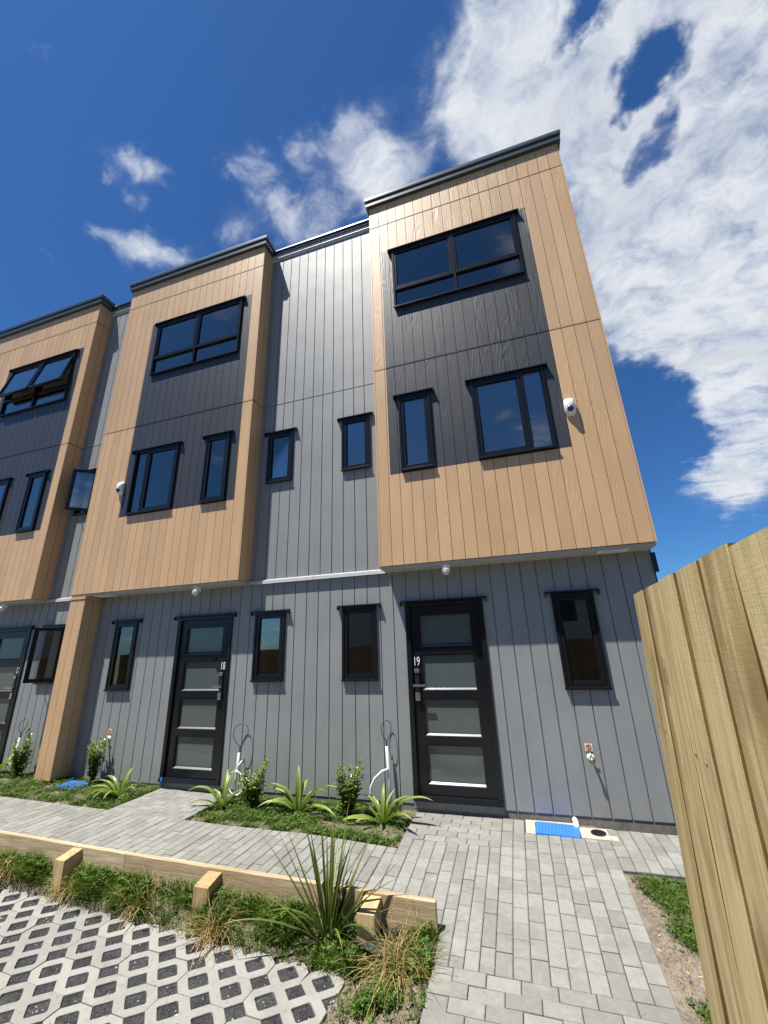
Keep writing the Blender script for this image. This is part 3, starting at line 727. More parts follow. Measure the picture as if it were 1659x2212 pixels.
def vent(x, label):
    s = thing('soffit_vent', label, 'vent', 'white vents under the bays'); s.location = (x, BAY+.10, 2.6475)
    mb = MB(); bars(mb, -.16, .16, -.06, .06, .018, 0, .012)
    mb.v = [(a, c, -b) for a, b, c in mb.v]; mb.build('frame', M['white'], s)
    for k in range(5):
        MB().box(-.14, .14, -.040+.02*k-.006, -.040+.02*k+.006, -.009, -.001).build('slat', M['white'], s)
vent(4.86, 'flat white vent under the right end of the bay of number 19')
vent(-2.62, 'flat white vent under the bay beside the timber look post')

def garden_tap(x, z, label, slabel):
    s = thing('garden_tap', label, 'tap', 'brass garden taps on the grey wall'); s.location = (x, 0, z)
    MB().lathe([(.0, .010), (.030, .009), (.037, .004), (.037, -.001)], (0, 0, 0), (0, -1, 0), 22).build('wall_plate', M['white'], s, smooth=True)
    mb = MB(); mb.tube([(0, -.008, 0), (0, -.050, 0), (0, -.072, -.010), (0, -.078, -.045)], [.011, .012, .013, .011], 12); mb.lathe([(.013, 0), (.015, .004), (.015, .018), (.013, .022)], (0, -.078, -.060), (0, 0, 1), 14)
    mb.build('spout', M['brass'], s, smooth=True)
    mb = MB(); mb.tube([(0, -.045, .005), (0, -.045, .040)], .007, 10); mb.tube([(-.024, -.045, .042), (.024, -.045, .042)], .0055, 8); mb.build('handle', M['brass'], s, smooth=True)
    g = thing('warning_sign', slabel, 'sign', 'do not drink signs above the taps'); g.location = (x-.004, -.001, z+.088)
    MB().box(-.037, .037, -.003, 0, -.037, .037).build('plate', M['stick'], g, bevel=.002)
    MB().lathe([(.0, .0002), (.0235, .0002)], (0, -.0032, .003), (0, -1, 0), 24).build('disc', M['pink'], g)
    mb = MB(); mb.lathe([(.021, .0), (.021, .0012), (.027, .0012), (.027, .0)], (0, -.0034, .003), (0, -1, 0), 28); mb.build('ring', M['red'], g)
    mb = MB()
    mb.lathe([(.0, .001), (.0048, .001), (.0048, .0)], (.004, -.0036, .015), (0, -1, 0), 12)
    for q in ([(.000, .011), (.006, .010), (.000, -.006), (-.006, -.004)], [(-.002, .008), (.014, .003), (.014, .006), (.0, .011)], [(-.005, -.003), (-.001, -.005), (-.006, -.016), (-.010, -.015)]):
        mb.hexa([(a, -.0036, b) for a, b in q], [(a, -.0044, b) for a, b in q])
    mb.build('pictogram', M['ink'], g)
    mb = MB(); mb.hexa([(-.0185, -.0046, .019), (-.0150, -.0046, .0215), (.0185, -.0046, -.014), (.0150, -.0046, -.0165)], [(-.0185, -.0055, .019), (-.0150, -.0055, .0215), (.0185, -.0055, -.014), (.0150, -.0055, -.0165)]); mb.build('slash', M['red'], g)
    MB().box(-.030, .030, -.0036, -.0031, -.032, -.0295).build('text_line', M['ink'], g)
garden_tap(4.300, .546, 'brass tap on a round white plate right of door 19', 'small square sign with a red ring above the tap right of door 19')
garden_tap(-2.262, .545, 'brass tap on a round white plate behind the shrub left of door 18', 'small square sign with a red ring above the tap left of door 18')

def conduit(x, lean, ztop, loop_h, loop_w, label, coil, branch):
    s = thing('cable_conduit', label, 'conduit', 'pale conduits with cable loops'); s.location = (x, -.07, 0)
    z0 = -.12
    mb = MB(); mb.tube([(lean*-.5, 0, z0), (lean*.0, 0, ztop*.45), (lean*.6, .0, ztop)], .0165, 14); mb.build('pipe', M['conduit'], s, smooth=True)
    tx = lean*.6; pts = []
    for k in range(25):
        a = -pi/2 + 2*pi*k/24; r = 1.0
        zz = ztop + loop_h*(.60 + .40*sin(a)) ; xx = tx + loop_w*cos(a)*(.35+.65*max(0, (sin(a)+1)/2)**.6)
        pts.append((xx, .012+.02*sin(a*1.5), zz))
    pts = [(tx-.004, 0, ztop-.06)] + pts[:1] + pts[1:-1] + pts[-1:] + [(tx+.004, 0, ztop-.06)]
    mb = MB(); mb.tube(pts, .0042, 8); mb.build('cable_loop', M['cable'], s, smooth=True)
    if coil:
        cx, cz, r = coil; mb = MB(); pts = []
        for k in range(46):
            a = pi/2 + 2*pi*k/22; rr = r*(1+.08*sin(a*.5))
            pts.append((cx + rr*.95*cos(a), -.045-.0008*k, cz + rr*1.1*sin(a)))
        mb.tube(pts, .0065, 8); mb.build('cable_coil', M['white'], s, smooth=True)
        mb = MB(); mb.tube([(cx-.085, -.07, cz+.095), (cx-.02, -.06, cz+.125), (cx+.06, -.055, cz+.11)], .006, 8); mb.build('cable_end', M['cable'], s, smooth=True)
    mb = MB(); mb.tube(branch, .0125, 10); mb.build('branch_pipe', M['white'], s, smooth=True)
    return s
conduit(.050, .03, .455, .335, .128, 'pale conduit with a black loop and coiled white cable right of door 18', (.045, .130, .120), [(.0, -.01, .24), (.03, -.03, .30), (.095, -.035, .368)])
conduit(2.115, -.035, .592, .27, .072, 'tall pale conduit with a black loop and bent white branch left of door 19', None, [(-.002, -.02, .365), (-.07, -.045, .345), (-.16, -.05, .27), (-.21, -.05, .18), (-.215, -.05, .10), (-.18, -.05, .02), (-.16, -.05, -.07)])
conduit(-4.055, .04, .52, .26, .085, 'pale conduit with a black loop at the left edge, under the open windows', None, [(.0, -.01, .30), (-.05, -.03, .22), (-.09, -.03, .14)])
def bent_pipe(pts, label):
    mb = MB(); mb.tube(pts, .026, 16, caps=True); o = mb.build('waste_pipe', M['white'], smooth=True); tag(o, label, 'pipe', 'white pipe stubs at the wall foot')
bent_pipe([(-1.63, -.0, -.035), (-1.65, -.045, -.025), (-1.685, -.085, -.055), (-1.70, -.10, -.085)], 'short white pipe stub at the wall foot left of door 18')
bent_pipe([(4.052, .0, -.020), (4.052, -.055, -.014), (4.055, -.098, -.035), (4.057, -.105, -.068)], 'short white pipe stub over the blue lid right of door 19')

# ------------------------------------------------------------------ brick path
rp = random.Random(3)
path = tag(link('path', None), kind='structure')
PAV = []                                     # x0, x1, y0, y1 of every paver
def lay(x0, x1, y0, y1, along, L=.2045, off=0.0):
    """running bond: courses step across, pavers run along 'along'"""
    Wd = .1022
    if along == 'y':
        n = round((x1-x0)/Wd); w = (x1-x0)/n
        for i in range(n):
            y = y1 - off - L*rp.choice((.3, .5, .62)) if i % 2 else y1 - off - L*rp.choice((.9, 1.0, 1.1)); ys = [y1]
            while y > y0+.035:
                if y < y1-.035: ys.append(y)
                y -= L*rp.choice((.96, 1.0, 1.0, 1.04))
            ys.append(y0)
            for a, b in zip(ys[1:], ys[:-1]): PAV.append((x0+i*w, x0+(i+1)*w, a, b, 0))
    else:
        n = round((y1-y0)/Wd); w = (y1-y0)/n
        for i in range(n):
            x = x0 + (L*.5 if i % 2 else L) + off; xs = [x0]
            while x < x1-.035:
                if x > x0+.035: xs.append(x)
                x += L*rp.choice((.98, 1.0, 1.02))
            xs.append(x1)
            for a, b in zip(xs[:-1], xs[1:]): PAV.append((a, b, y0+i*w, y0+(i+1)*w, 0))
YB = -.845
lay(-8.2, 2.42, -1.68, YB, 'y', .175)
lay(2.42, 2.965, -1.685, -.655, 'y', .146)
lay(2.965, 3.345, -1.975, -.655, 'y', .146)
lay(3.345, 3.56, -1.975, -.028, 'y', .146)
lay(3.56, 4.31, -1.975, -.345, 'y', .146)
lay(4.31, 7.0, -.80, -.09, 'y', .175)
lay(2.42, 3.345, -.655, -.040, 'x')
lay(-1.13, -.03, YB, -.075, 'x')
lay(2.965, 4.31, -5.4, -1.975, 'x', .205, .03)
GAP = .0045
def paver_verts(x0, x1, y0, y1, jz, dx, dy):
    c = .006; a0, a1, b0, b1 = x0+GAP/2, x1-GAP/2, y0+GAP/2, y1-GAP/2
    cx, cy = (x0+x1)/2, (y0+y1)/2
    def Z(x, y): return zpath(x, y) + jz + dx*(x-cx) + dy*(y-cy)
    lo = [(a0,b0,Z(a0,b0)-.055),(a1,b0,Z(a1,b0)-.055),(a1,b1,Z(a1,b1)-.055),(a0,b1,Z(a0,b1)-.055)]
    md = [(p[0], p[1], p[2]+.055-c*.7) for p in lo]
    hi = [(a0+c,b0+c,Z(a0+c,b0+c)),(a1-c,b0+c,Z(a1-c,b0+c)),(a1-c,b1-c,Z(a1-c,b1-c)),(a0+c,b1-c,Z(a0+c,b1-c))]
    return lo, md, hi
def add_paver(mb, q):
    lo, md, hi = paver_verts(*q[:4], *q[5]); mb.sweep([lo, md, hi], 0, True); mb.quad(hi); return mb
def area_px(q):
    P = [project((x, y, zpath(x, y))) for x, y in ((q[0], q[2]), (q[1], q[2]), (q[1], q[3]), (q[0], q[3]))]
    if any(p is None for p in P): return 0
    cx = sum(p[0] for p in P)/4; cy = sum(p[1] for p in P)/4
    if not (-10 < cx < 778 and -10 < cy < 1034): return 0
    if cx > 690: return 0
    return abs(sum(P[i][0]*P[(i+1) % 4][1]-P[(i+1) % 4][0]*P[i][1] for i in range(4)))/2
PAV = [q + ((rp.uniform(-.0022, .0022), rp.uniform(-.012, .012), rp.uniform(-.012, .012)),) for q in PAV]
PAV.sort(key=area_px, reverse=True)
proto = {}
for q in PAV[:298]:
    flat = False
    mb = MB(); cx, cy = (q[0]+q[1])/2, (q[2]+q[3])/2
    add_paver(mb, q); z = zpath(cx, cy)
    mb.v = [(a-cx, b-cy, c-z) for a, b, c in mb.v]
    o = mb.build('paver', M['paver'], path); o.location = (cx, cy, z)
# the small far ones share one mesh per tint so that their colours still vary
rest = MB()
for q in PAV[298:]: add_paver(rest, q)
def paver_field_mat():
    m = M['paver'].copy(); m.name = 'granite_paver_field'; tr = NT(m.node_tree)
    oi = [n for n in tr.n if n.type == 'OBJECT_INFO']
    g = tr.add('ShaderNodeNewGeometry')
    for n in oi:
        for l in list(n.outputs['Random'].links):
            to = l.to_socket; tr.l.remove(l); tr.l.new(g.outputs['Random Per Island'], to)
    return m
tag(rest.build('paver', paver_field_mat(), path), kind='stuff')
mb = MB()                                    # jointing sand just below the pavers
for x0, x1, y0, y1 in ((-8.2, 2.965, -1.68, YB), (2.42, 4.31, -1.975, YB+.001), (2.42, 3.57, YB+.001, -.03), (3.57, 4.31, YB+.001, -.34), (4.31, 7, -.8, -.09), (-1.13, -.03, YB, -.075), (2.965, 4.31, -5.4, -1.975)):
    nx = max(1, int((x1-x0)/.3)); ny = max(1, int((y1-y0)/.15))
    for i in range(nx):
        for j in range(ny):
            a, b = x0+(x1-x0)*i/nx, x0+(x1-x0)*(i+1)/nx; c, d = y0+(y1-y0)*j/ny, y0+(y1-y0)*(j+1)/ny
            mb.quad([(x, y, zpath(x, y)-.012) for x, y in ((a, c), (b, c), (b, d), (a, d))])
tag(mb.build('joint_sand', M['gravel'], path))

# pale concrete pad with the blue lid and the grate
def pad_piece(x0, x1, y0, y1):
    MBp.hexa([(x, y, zpath(x, y)-.06) for x, y in ((x0, y0), (x1, y0), (x1, y1), (x0, y1))], [(x, y, zpath(x, y)+.001) for x, y in ((x0, y0), (x1, y0), (x1, y1), (x0, y1))])
MBp = MB(); pad_piece(3.572, 3.662, -.338, -.012); pad_piece(4.072, 4.385, -.338, -.095); pad_piece(3.662, 4.072, -.060, -.012)
MBp.box(3.662, 4.072, -.338, -.060, -.20, -.115); MBp.box(4.072, 4.385, -.095, -.010, -.20, -.075)
tag(MBp.build('concrete_surround', M['padc']), 'pale concrete surround of the blue lid and drain grate at the wall foot', 'concrete pad')
def lid(cx, cy, z, sx, sy, rz, tilt, label):
    s = thing('meter_lid', label, 'lid', 'blue plastic lids'); s.location = (cx, cy, z); s.rotation_euler = (tilt[0], tilt[1], rz)
    MB().box(-sx, sx, -sy, sy, -.05, 0).build('cover', M['blue'], s, bevel=.008)
    mb = MB(); nx, ny = 13, 9
    for i in range(nx):
        for j in range(ny):
            x = -sx*.90+1.8*sx*i/(nx-1); y = -sy*.88+1.76*sy*j/(ny-1); a, b = (.011, .005) if (i+j) % 2 else (.005, .011)
            mb.hexa([(x-a, y-b, 0), (x+a, y-b, 0), (x+a, y+b, 0), (x-a, y+b, 0)], [(x-a*.7, y-b*.7, .003), (x+a*.7, y-b*.7, .003), (x+a*.7, y+b*.7, .003), (x-a*.7, y+b*.7, .003)])
    tag(mb.build('tread', M['blue'], s), kind='stuff')
lid(3.867, -.199, zpath(3.87, -.2)+.008, .203, .138, -.06, (0, 0), 'blue plastic lid with raised tread in the pale concrete right of door 19')
lid(-2.46, -.29, .020, .175, .125, -.02, (.05, .04), 'blue plastic lid lying in the grass beside the timber look post')
s = thing('drain_grate', 'round black drain grate in the pale concrete by the wall', 'drain grate'); s.location = (4.233, -.205, zpath(4.23, -.2)+.003)
MB().lathe([(.056, .0), (.056, .006), (.068, .006), (.070, -.02)], (0, 0, 0), (0, 0, 1), 28).build('rim', M['frame'], s)
MB().lathe([(.0, -.018), (.060, -.018)], (0, 0, .01), (0, 0, 1), 24).build('pit', M['cable'], s)
for k in range(-2, 3):
    r = sqrt(.056**2 - (.021*k)**2)
    MB().box(.021*k-.0035, .021*k+.0035, -r, r, -.003, .004).build('grate_bar', M['frame'], s); MB().box(-r, r, .021*k-.0035, .021*k+.0035, -.0036, .0046).build('grate_bar', M['frame'], s)

# ------------------------------------------------------------------ low timber edging
ret = thing('retaining_edge', 'low pale timber edging board on short posts between path and weeds', 'timber edging')
def edge_board(x0, x1, zt0, zt1, h, dy=0.0):
    t_ = .047
    P = [(x0, board_y(x0)+dy), (x1, board_y(x1)+dy)]
    o = MB().hexa([(P[0][0], P[0][1], zt0-h), (P[1][0], P[1][1], zt1-h), (P[1][0], P[1][1]+t_, zt1-h), (P[0][0], P[0][1]+t_, zt0-h)],
                  [(P[0][0], P[0][1], zt0), (P[1][0], P[1][1], zt1), (P[1][0], P[1][1]+t_, zt1), (P[0][0], P[0][1]+t_, zt0)])
    return o.build('board', M['pine'], ret, bevel=.004)
def ztop(x): return max(-.002, .0) + .0005 + .0135*max(0, 1.0-x)
for a, b in ((-8.2, -3.4), (-3.397, .118), (.121, 2.952)):
    edge_board(a, b, ztop(a), ztop(b), .196); edge_board(a, b, ztop(a)-.199, ztop(b)-.199, .20, .004)
for x, w_, tilt in ((-.455, .118, .03), (1.10, .135, .035), (2.49, .130, .030), (-1.95, .12, .03), (-3.3, .12, .03)):
    y1 = board_y(x)-.001; y0 = y1-.165; zt = ztop(x)-.012
    MB().hexa([(x-w_/2, y0, -.6), (x+w_/2, y0, -.6), (x+w_/2, y1, -.6), (x-w_/2, y1, -.6)],
              [(x-w_/2, y0, zt-tilt), (x+w_/2, y0, zt-tilt), (x+w_/2, y1, zt), (x-w_/2, y1, zt)]).build('post', M['pinev'], ret, bevel=.005)

# ------------------------------------------------------------------ lattice pavers with gravel in their holes
LX, LY, LR = .1305, .118, radians(-3.3)
LO = Vector((2.284, -2.140)); LZ = -.300
def lat(i, j): 
    x, y = i*LX, j*LY
    return (x*cos(LR)-y*sin(LR), x*sin(LR)+y*cos(LR))
def lattice_mesh():
    q = .665; e = .985
    outer = [(1, -.4), (1, .4), (1.6, 1), (2.4, 1), (3, .4), (3.6, 1), (4.4, 1), (5, .4), (5, -.4), (4.4, -1), (3.6, -1), (3, -.4), (2.4, -1), (1.6, -1)]
    outer = [(3+(a-3)*.992, b*.978) for a, b in outer]
    def hole(cx):
        r = q; k = .055; pts = []
        for ux, uy in ((1, 0), (0, 1), (-1, 0), (0, -1)):
            for s_ in (-1, 1):
                px_, py_ = -uy*s_, ux*s_
                pts.append((cx + ux*(r-k) + px_*k*1.0, uy*(r-k) + py_*k*1.0))
        return pts
    bm = bmesh.new(); loops = []
    for pts in (outer, hole(2), hole(4)):
        vs = [bm.verts.new((*lat(a-4, b), 0)) for a, b in pts]; loops.append(vs)
        for k in range(len(vs)): bm.edges.new((vs[k], vs[(k+1) % len(vs)]))
    bmesh.ops.triangle_fill(bm, use_beauty=True, use_dissolve=False, edges=bm.edges[:])
    top = [f for f in bm.faces]
    r = bmesh.ops.extrude_face_region(bm, geom=top)
    nv = [v for v in r['geom'] if isinstance(v, bmesh.types.BMVert)]
    for v in nv: v.co.z += .085
    for v in bm.verts: v.co.z -= .085
    bmesh.ops.recalc_face_normals(bm, faces=bm.faces)
    rim = [e for e in bm.edges if len(e.link_faces) == 2 and all(v.co.z > -.001 for v in e.verts) and e.calc_face_angle() > .7]
    bmesh.ops.bevel(bm, geom=rim, offset=.0035, segments=2, affect='EDGES', profile=.5)
    me = bpy.data.meshes.new('lattice_paver'); bm.to_mesh(me); bm.free(); me.materials.append(M['lattice']); return me
drive = tag(link('driveway', None), kind='structure')
lm = lattice_mesh()
rl = random.Random(5)
hole_spots = []
for row in range(0, 11):
    for col in range(-12, 1):
        if row > 6 and col < -9: continue
        ox, oy = lat(4*col, -2*row)
        o = link('lattice_paver', lm, drive); o.location = (LO.x+ox, LO.y+oy, LZ + rl.uniform(-.003, .003))
        o.rotation_euler = (rl.uniform(-.006, .006), rl.uniform(-.006, .006), rl.uniform(-.003, .003))
        for a, b in ((-2, 0), (0, 0), (-1, -1), (1, -1)):
            hx, hy = lat(a, b); hole_spots.append((o.location.x+hx, o.location.y+hy))
        # shallow centre groove across the middle web of every block
mb = MB()
g0 = [(LO.x+lat(-52, .3)[0], LO.y+lat(-52, .3)[1]), (LO.x+lat(.7, .3)[0], LO.y+lat(.7, .3)[1]), (LO.x+lat(.7, -23)[0], LO.y+lat(.7, -23)[1]), (LO.x+lat(-52, -23)[0], LO.y+lat(-52, -23)[1])]
mb.quad([(x, y, LZ-.012) for x, y in g0[::-1]])
tag(mb.build('gravel_bed', M['gravel'], drive))
mb = MB(); rg = random.Random(9)
for hx, hy in hole_spots:
    p = project((hx, hy, LZ))
    if p is None or not (-60 < p[0] < 828 and -60 < p[1] < 1090): continue
    for k in range(60):
        a, b = rg.uniform(-.6, .6), rg.uniform(-.6, .6)
        if abs(a)+abs(b) > .58: continue
        dx, dy = lat(a, b); r = rg.uniform(.004, .009); x, y, z = hx+dx, hy+dy, LZ-.014+rg.uniform(0, .005)
        mi = 1 if rg.random() < .05 else 0
        an = rg.uniform(0, 6.28); q = [(x+r*rg.uniform(.7, 1.2)*cos(an+1.57*t_), y+r*rg.uniform(.7, 1.2)*sin(an+1.57*t_), z+rg.uniform(-.002, .002)) for t_ in range(4)]
        i = len(mb.v); mb.v += q + [(x, y, z+r*.8), (x, y, z-r*.6)]
        for t_ in range(4): mb.f += [(i+t_, i+(t_+1) % 4, i+4), (i+(t_+1) % 4, i+t_, i+5)]; mb.m += [mi, mi]
tag(mb.build('gravel', [M['chip'], M['padc']]), kind='stuff')
for (px_, py_, rz, ln) in ((1.555, -2.555, .9, .060), (1.935, -2.600, 1.15, .050)):
    mb = MB(); mb.tube([(-ln/2, 0, 0), (ln/2, 0, 0)], .0055, 10); o = mb.build('white_stick', M['white']); o.location = (px_, py_, LZ-.012); o.rotation_euler = (0, .08, rz)
    tag(o, 'short white stick lying in a gravel pocket, ' + ('nearer the spiky plant' if px_ > 1.7 else 'the one farther from the spiky plant'), 'stick', 'white sticks in the gravel')

# ------------------------------------------------------------------ paling fence
FX0, FY0 = 4.068, -3.585
fence = thing('paling_fence', 'tall fence of new lapped timber palings at the right edge', 'fence'); fence.location = (FX0, FY0, 0)
fence.rotation_euler = (0, radians(1.9), radians(-1.9))
# palings run back past the viewer, in the fence's own frame along -y, their faces towards -x
rf = random.Random(12); y = 0.0; k = 0
while y > -7.2:     # each paling laps the next: its near edge stands a little proud and shows its brown sawn side
    w_ = rf.uniform(.150, .166); lap = rf.choice((.0012, .0025, .004, .0065)); x0 = rf.uniform(.009, .013); zt = 1.862 + rf.uniform(-.008, .006)
    sk = rf.uniform(-.003, .003); wv = rf.uniform(0, 9); rings = []
    for q in range(13):
        z = -.6 + (zt+.6)*q/12; d = .0015*sin(z*3+wv) + .0012*sin(z*7.3+wv*2); s_ = sk*(1-q/12)
        rings.append([(x0-lap+d, y-w_+s_, z), (x0-lap*.93-.0015+d, y-w_+.004+s_, z), (x0-lap*.5-.002+d, y-w_*.5+s_, z), (x0+d, y-.002+s_, z), (x0+.019, y-.002+s_, z), (x0-lap+.019+d, y-w_+s_, z)])
    mb = MB(); mb.sweep(rings, 0, True); mb.quad(rings[-1]); mb.quad(rings[0][::-1])
    mb.m = [1 if i < 72 and i % 6 == 5 else mb.m[i] for i in range(len(mb.m))]
    for zn in (1.445, .748):                 # nail heads
        for yn in (.035, .115): mb.lathe([(.0, .0012), (.0032, .0012), (.0036, .0)], (x0-lap*yn/w_-.0012, y-yn+rf.uniform(-.006, .006), zn+rf.uniform(-.012, .012)), (-1, 0, 0), 8, 2)
    mb.build('paling', [M['pale'], M['pale_edge'], M['stem']], fence)
    y -= w_ - .002; k += 1
for z in (1.45, .75, .05): MB().box(.040, .085, -7.2, -.01, z-.045, z+.045).build('rail', M['pale'], fence)
for yy in (-.06, -2.4, -4.8, -7.1): MB().box(.086, .18, yy-.05, yy+.05, -.8, 1.70).build('fence_post', M['pinev'], fence, bevel=.004)

# ------------------------------------------------------------------ plants
rq = random.Random(21)
def leaf_strip(mb, base, az, length, width, e0, droop, fold=.35, n=12, tip=.45, twist=0.0, wbase=.35, tone=(.3, .7)):
    """a strap that starts at elevation e0, bends down by droop radians along its length"""
    x = Vector(base); h = Vector((cos(az), sin(az), 0)); side = Vector((-sin(az), cos(az), 0)); rings = []; tones = []
    for k in range(n+1):
        t_ = k/n; e = e0 - droop*t_**1.6
        d = h*cos(e) + Vector((0, 0, sin(e)))
        nrm = -h*sin(e) + Vector((0, 0, cos(e)))
        w = width*(wbase + (1-wbase)*min(1, t_/.35)**.8) if t_ < .35 else width
        if t_ > 1-tip: w *= max(.02, 1-((t_-(1-tip))/tip)**1.8)
        tw = twist*t_; s2 = side*cos(tw) + nrm*sin(tw); n2 = nrm*cos(tw) - side*sin(tw)
        f = fold*w*(.6 if t_ > .5 else 1)
        rings.append([x - s2*w*.5 + n2*f, x + n2*f*.15 - s2*w*.22, x, x + n2*f*.15 + s2*w*.22, x + s2*w*.5 + n2*f])
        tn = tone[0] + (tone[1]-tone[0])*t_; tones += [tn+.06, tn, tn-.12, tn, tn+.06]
        x = x + d*(length/n)
    mb.sweep(rings)
    mb.tone = (mb.tone or []) + tones
def strap_plant(x, y, leaves, label, mat='strap', group='strap leaved lilies in the garden bed'):
    z = zground(x, y)-.01
    s = thing('strap_leaf_plant', label, 'plant', group); s.location = (x, y, z)
    for az, ln, w, e0, dr in leaves:
        mb = MB(); a = radians(az); o_ = .015
        leaf_strip(mb, (cos(a)*o_, sin(a)*o_, 0), a, ln, w*1.18, radians(e0), radians(dr), twist=rq.uniform(-.35, .35), tone=(rq.uniform(.1, .3), rq.uniform(.6, 1.0)))
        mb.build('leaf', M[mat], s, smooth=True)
    return s
def rl_(n, lo=.35, hi=.5):
    return [(rq.uniform(0, 360), rq.uniform(lo, hi), rq.uniform(.030, .045), rq.uniform(50, 78), rq.uniform(50, 120)) for _ in range(n)]
strap_plant(1.10, -.345, [(-6, .72, .058, 56, 95), (-20, .60, .056, 30, 62), (186, .60, .062, 64, 105), (197, .50, .055, 36, 78), (175, .56, .050, 52, 90), (120, .50, .055, 80, 45), (95, .42, .046, 76, 90), (40, .46, .042, 66, 130), (215, .42, .05, 58, 110), (250, .3, .035, 60, 60), (300, .26, .03, 70, 40)],
            'strap leaved lily in mid bed, between the two leafy shrubs')
strap_plant(2.113, -.36, [(-8, .68, .052, 50, 72), (-35, .55, .045, 38, 60), (20, .48, .05, 64, 100), (165, .40, .055, 72, 95), (185, .45, .05, 52, 80), (205, .42, .07, 22, 34), (235, .36, .05, 34, 50), (100, .4, .04, 78, 60), (-20, .38, .035, 66, 60), (60, .36, .04, 72, 50), (140, .40, .045, 64, 90), (275, .30, .035, 60, 70)],
            'strap leaved lily at the right end of the bed, beside door 19')
strap_plant(.134, -.42, [(196, .58, .050, 60, 125), (70, .52, .046, 76, 22), (120, .46, .05, 72, 55), (240, .42, .035, 42, 60), (20, .36, .035, 60, 70), (-60, .25, .03, 60, 60), (160, .36, .04, 64, 110)],
            'strap leaved lily beside the raised edge of the door 18 paving')
strap_plant(-1.42, -.45, [(190, .52, .050, 52, 92), (205, .48, .048, 46, 95), (222, .46, .046, 42, 90), (240, .42, .046, 48, 100), (262, .40, .044, 52, 110), (170, .46, .045, 62, 95), (70, .36, .05, 80, 30), (110, .38, .045, 74, 60), (285, .36, .04, 54, 110), (0, .28, .035, 60, 90)],
            'strap leaved lily spilling over the path left of the door 18 paving')
strap_plant(-4.24, -.17, [(15, .50, .050, 60, 90), (-10, .48, .05, 52, 85), (35, .46, .046, 68, 90), (-35, .44, .046, 50, 90), (180, .4, .045, 60, 90), (60, .4, .04, 74, 60), (-60, .38, .04, 50, 90)],
            'strap leaved lily at the left edge of the photo, below the open windows')

def leafy_shrub(x, y, hgt, spread, nst, label, lean=(0, 0)):
    z = zground(x, y)-.01
    s = thing('leafy_shrub', label, 'shrub', 'young glossy leaved shrubs at the wall'); s.location = (x, y, z)
    st = MB(); lf = MB(); tones = []
    for k in range(nst):
        a = rq.uniform(0, 2*pi); r = spread*sqrt(rq.random()); h = hgt*(1.0 if k < 2 else rq.uniform(.5, .95))
        tip = Vector((r*cos(a)+lean[0], r*sin(a)*.7+lean[1], h)); b = Vector((rq.uniform(-.03, .03), rq.uniform(-.02, .02), 0))
        mid = b.lerp(tip, .5) + Vector((rq.uniform(-.03, .03), rq.uniform(-.02, .02), 0))
        pts = [b, b.lerp(mid, .5), mid, mid.lerp(tip, .5), tip]; st.tube(pts, [.005, .0045, .004, .003, .002], 6)
        nl = int(h*105)
        for q in range(nl):
            t_ = .18 + .82*(q+rq.random())/nl; p = b.lerp(mid, t_*2) if t_ < .5 else mid.lerp(tip, t_*2-1)
            az = q*2.4 + rq.uniform(-.5, .5); el = rq.uniform(-.1, .9) if t_ < .9 else rq.uniform(.6, 1.3)
            L = rq.uniform(.046, .075)*(1.0 if t_ < .88 else .75); wd = L*rq.uniform(.42, .56)
            h_ = Vector((cos(az), sin(az), 0)); d = h_*cos(el)+Vector((0, 0, sin(el))); sd_ = Vector((-sin(az), cos(az), 0)); nn = d.cross(sd_)
            p = p + d*.012; i = len(lf.v); up_ = -nn if nn.z < 0 else nn
            rg_ = [p, p+d*L*.3-sd_*wd*.42+up_*.005, p+d*L*.3, p+d*L*.3+sd_*wd*.42+up_*.005, p+d*L*.65-sd_*wd*.5+up_*.006, p+d*L*.65, p+d*L*.65+sd_*wd*.5+up_*.006, p+d*L-up_*.006]
            lf.v += [tuple(v) for v in rg_]
            for f in ((0, 2, 1), (0, 3, 2), (1, 2, 5, 4), (2, 3, 6, 5), (4, 5, 7), (5, 6, 7)): lf.f.append(tuple(i+v for v in f)); lf.m.append(0)
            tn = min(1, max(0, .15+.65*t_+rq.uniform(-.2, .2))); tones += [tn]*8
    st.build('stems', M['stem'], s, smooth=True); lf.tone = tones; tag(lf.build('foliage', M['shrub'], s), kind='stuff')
leafy_shrub(.50, -.33, .50, .21, 12, 'leafy shrub right of the coiled white cable near door 18')
leafy_shrub(1.72, -.34, .54, .18, 12, 'leafy shrub between the two strap leaved lilies, left of the tall conduit')
leafy_shrub(-2.27, -.16, .56, .14, 9, 'leafy shrub in front of the tap between blue lid and door 18')
leafy_shrub(-3.68, -.22, .58, .17, 11, 'leafy shrub left of the timber look post')

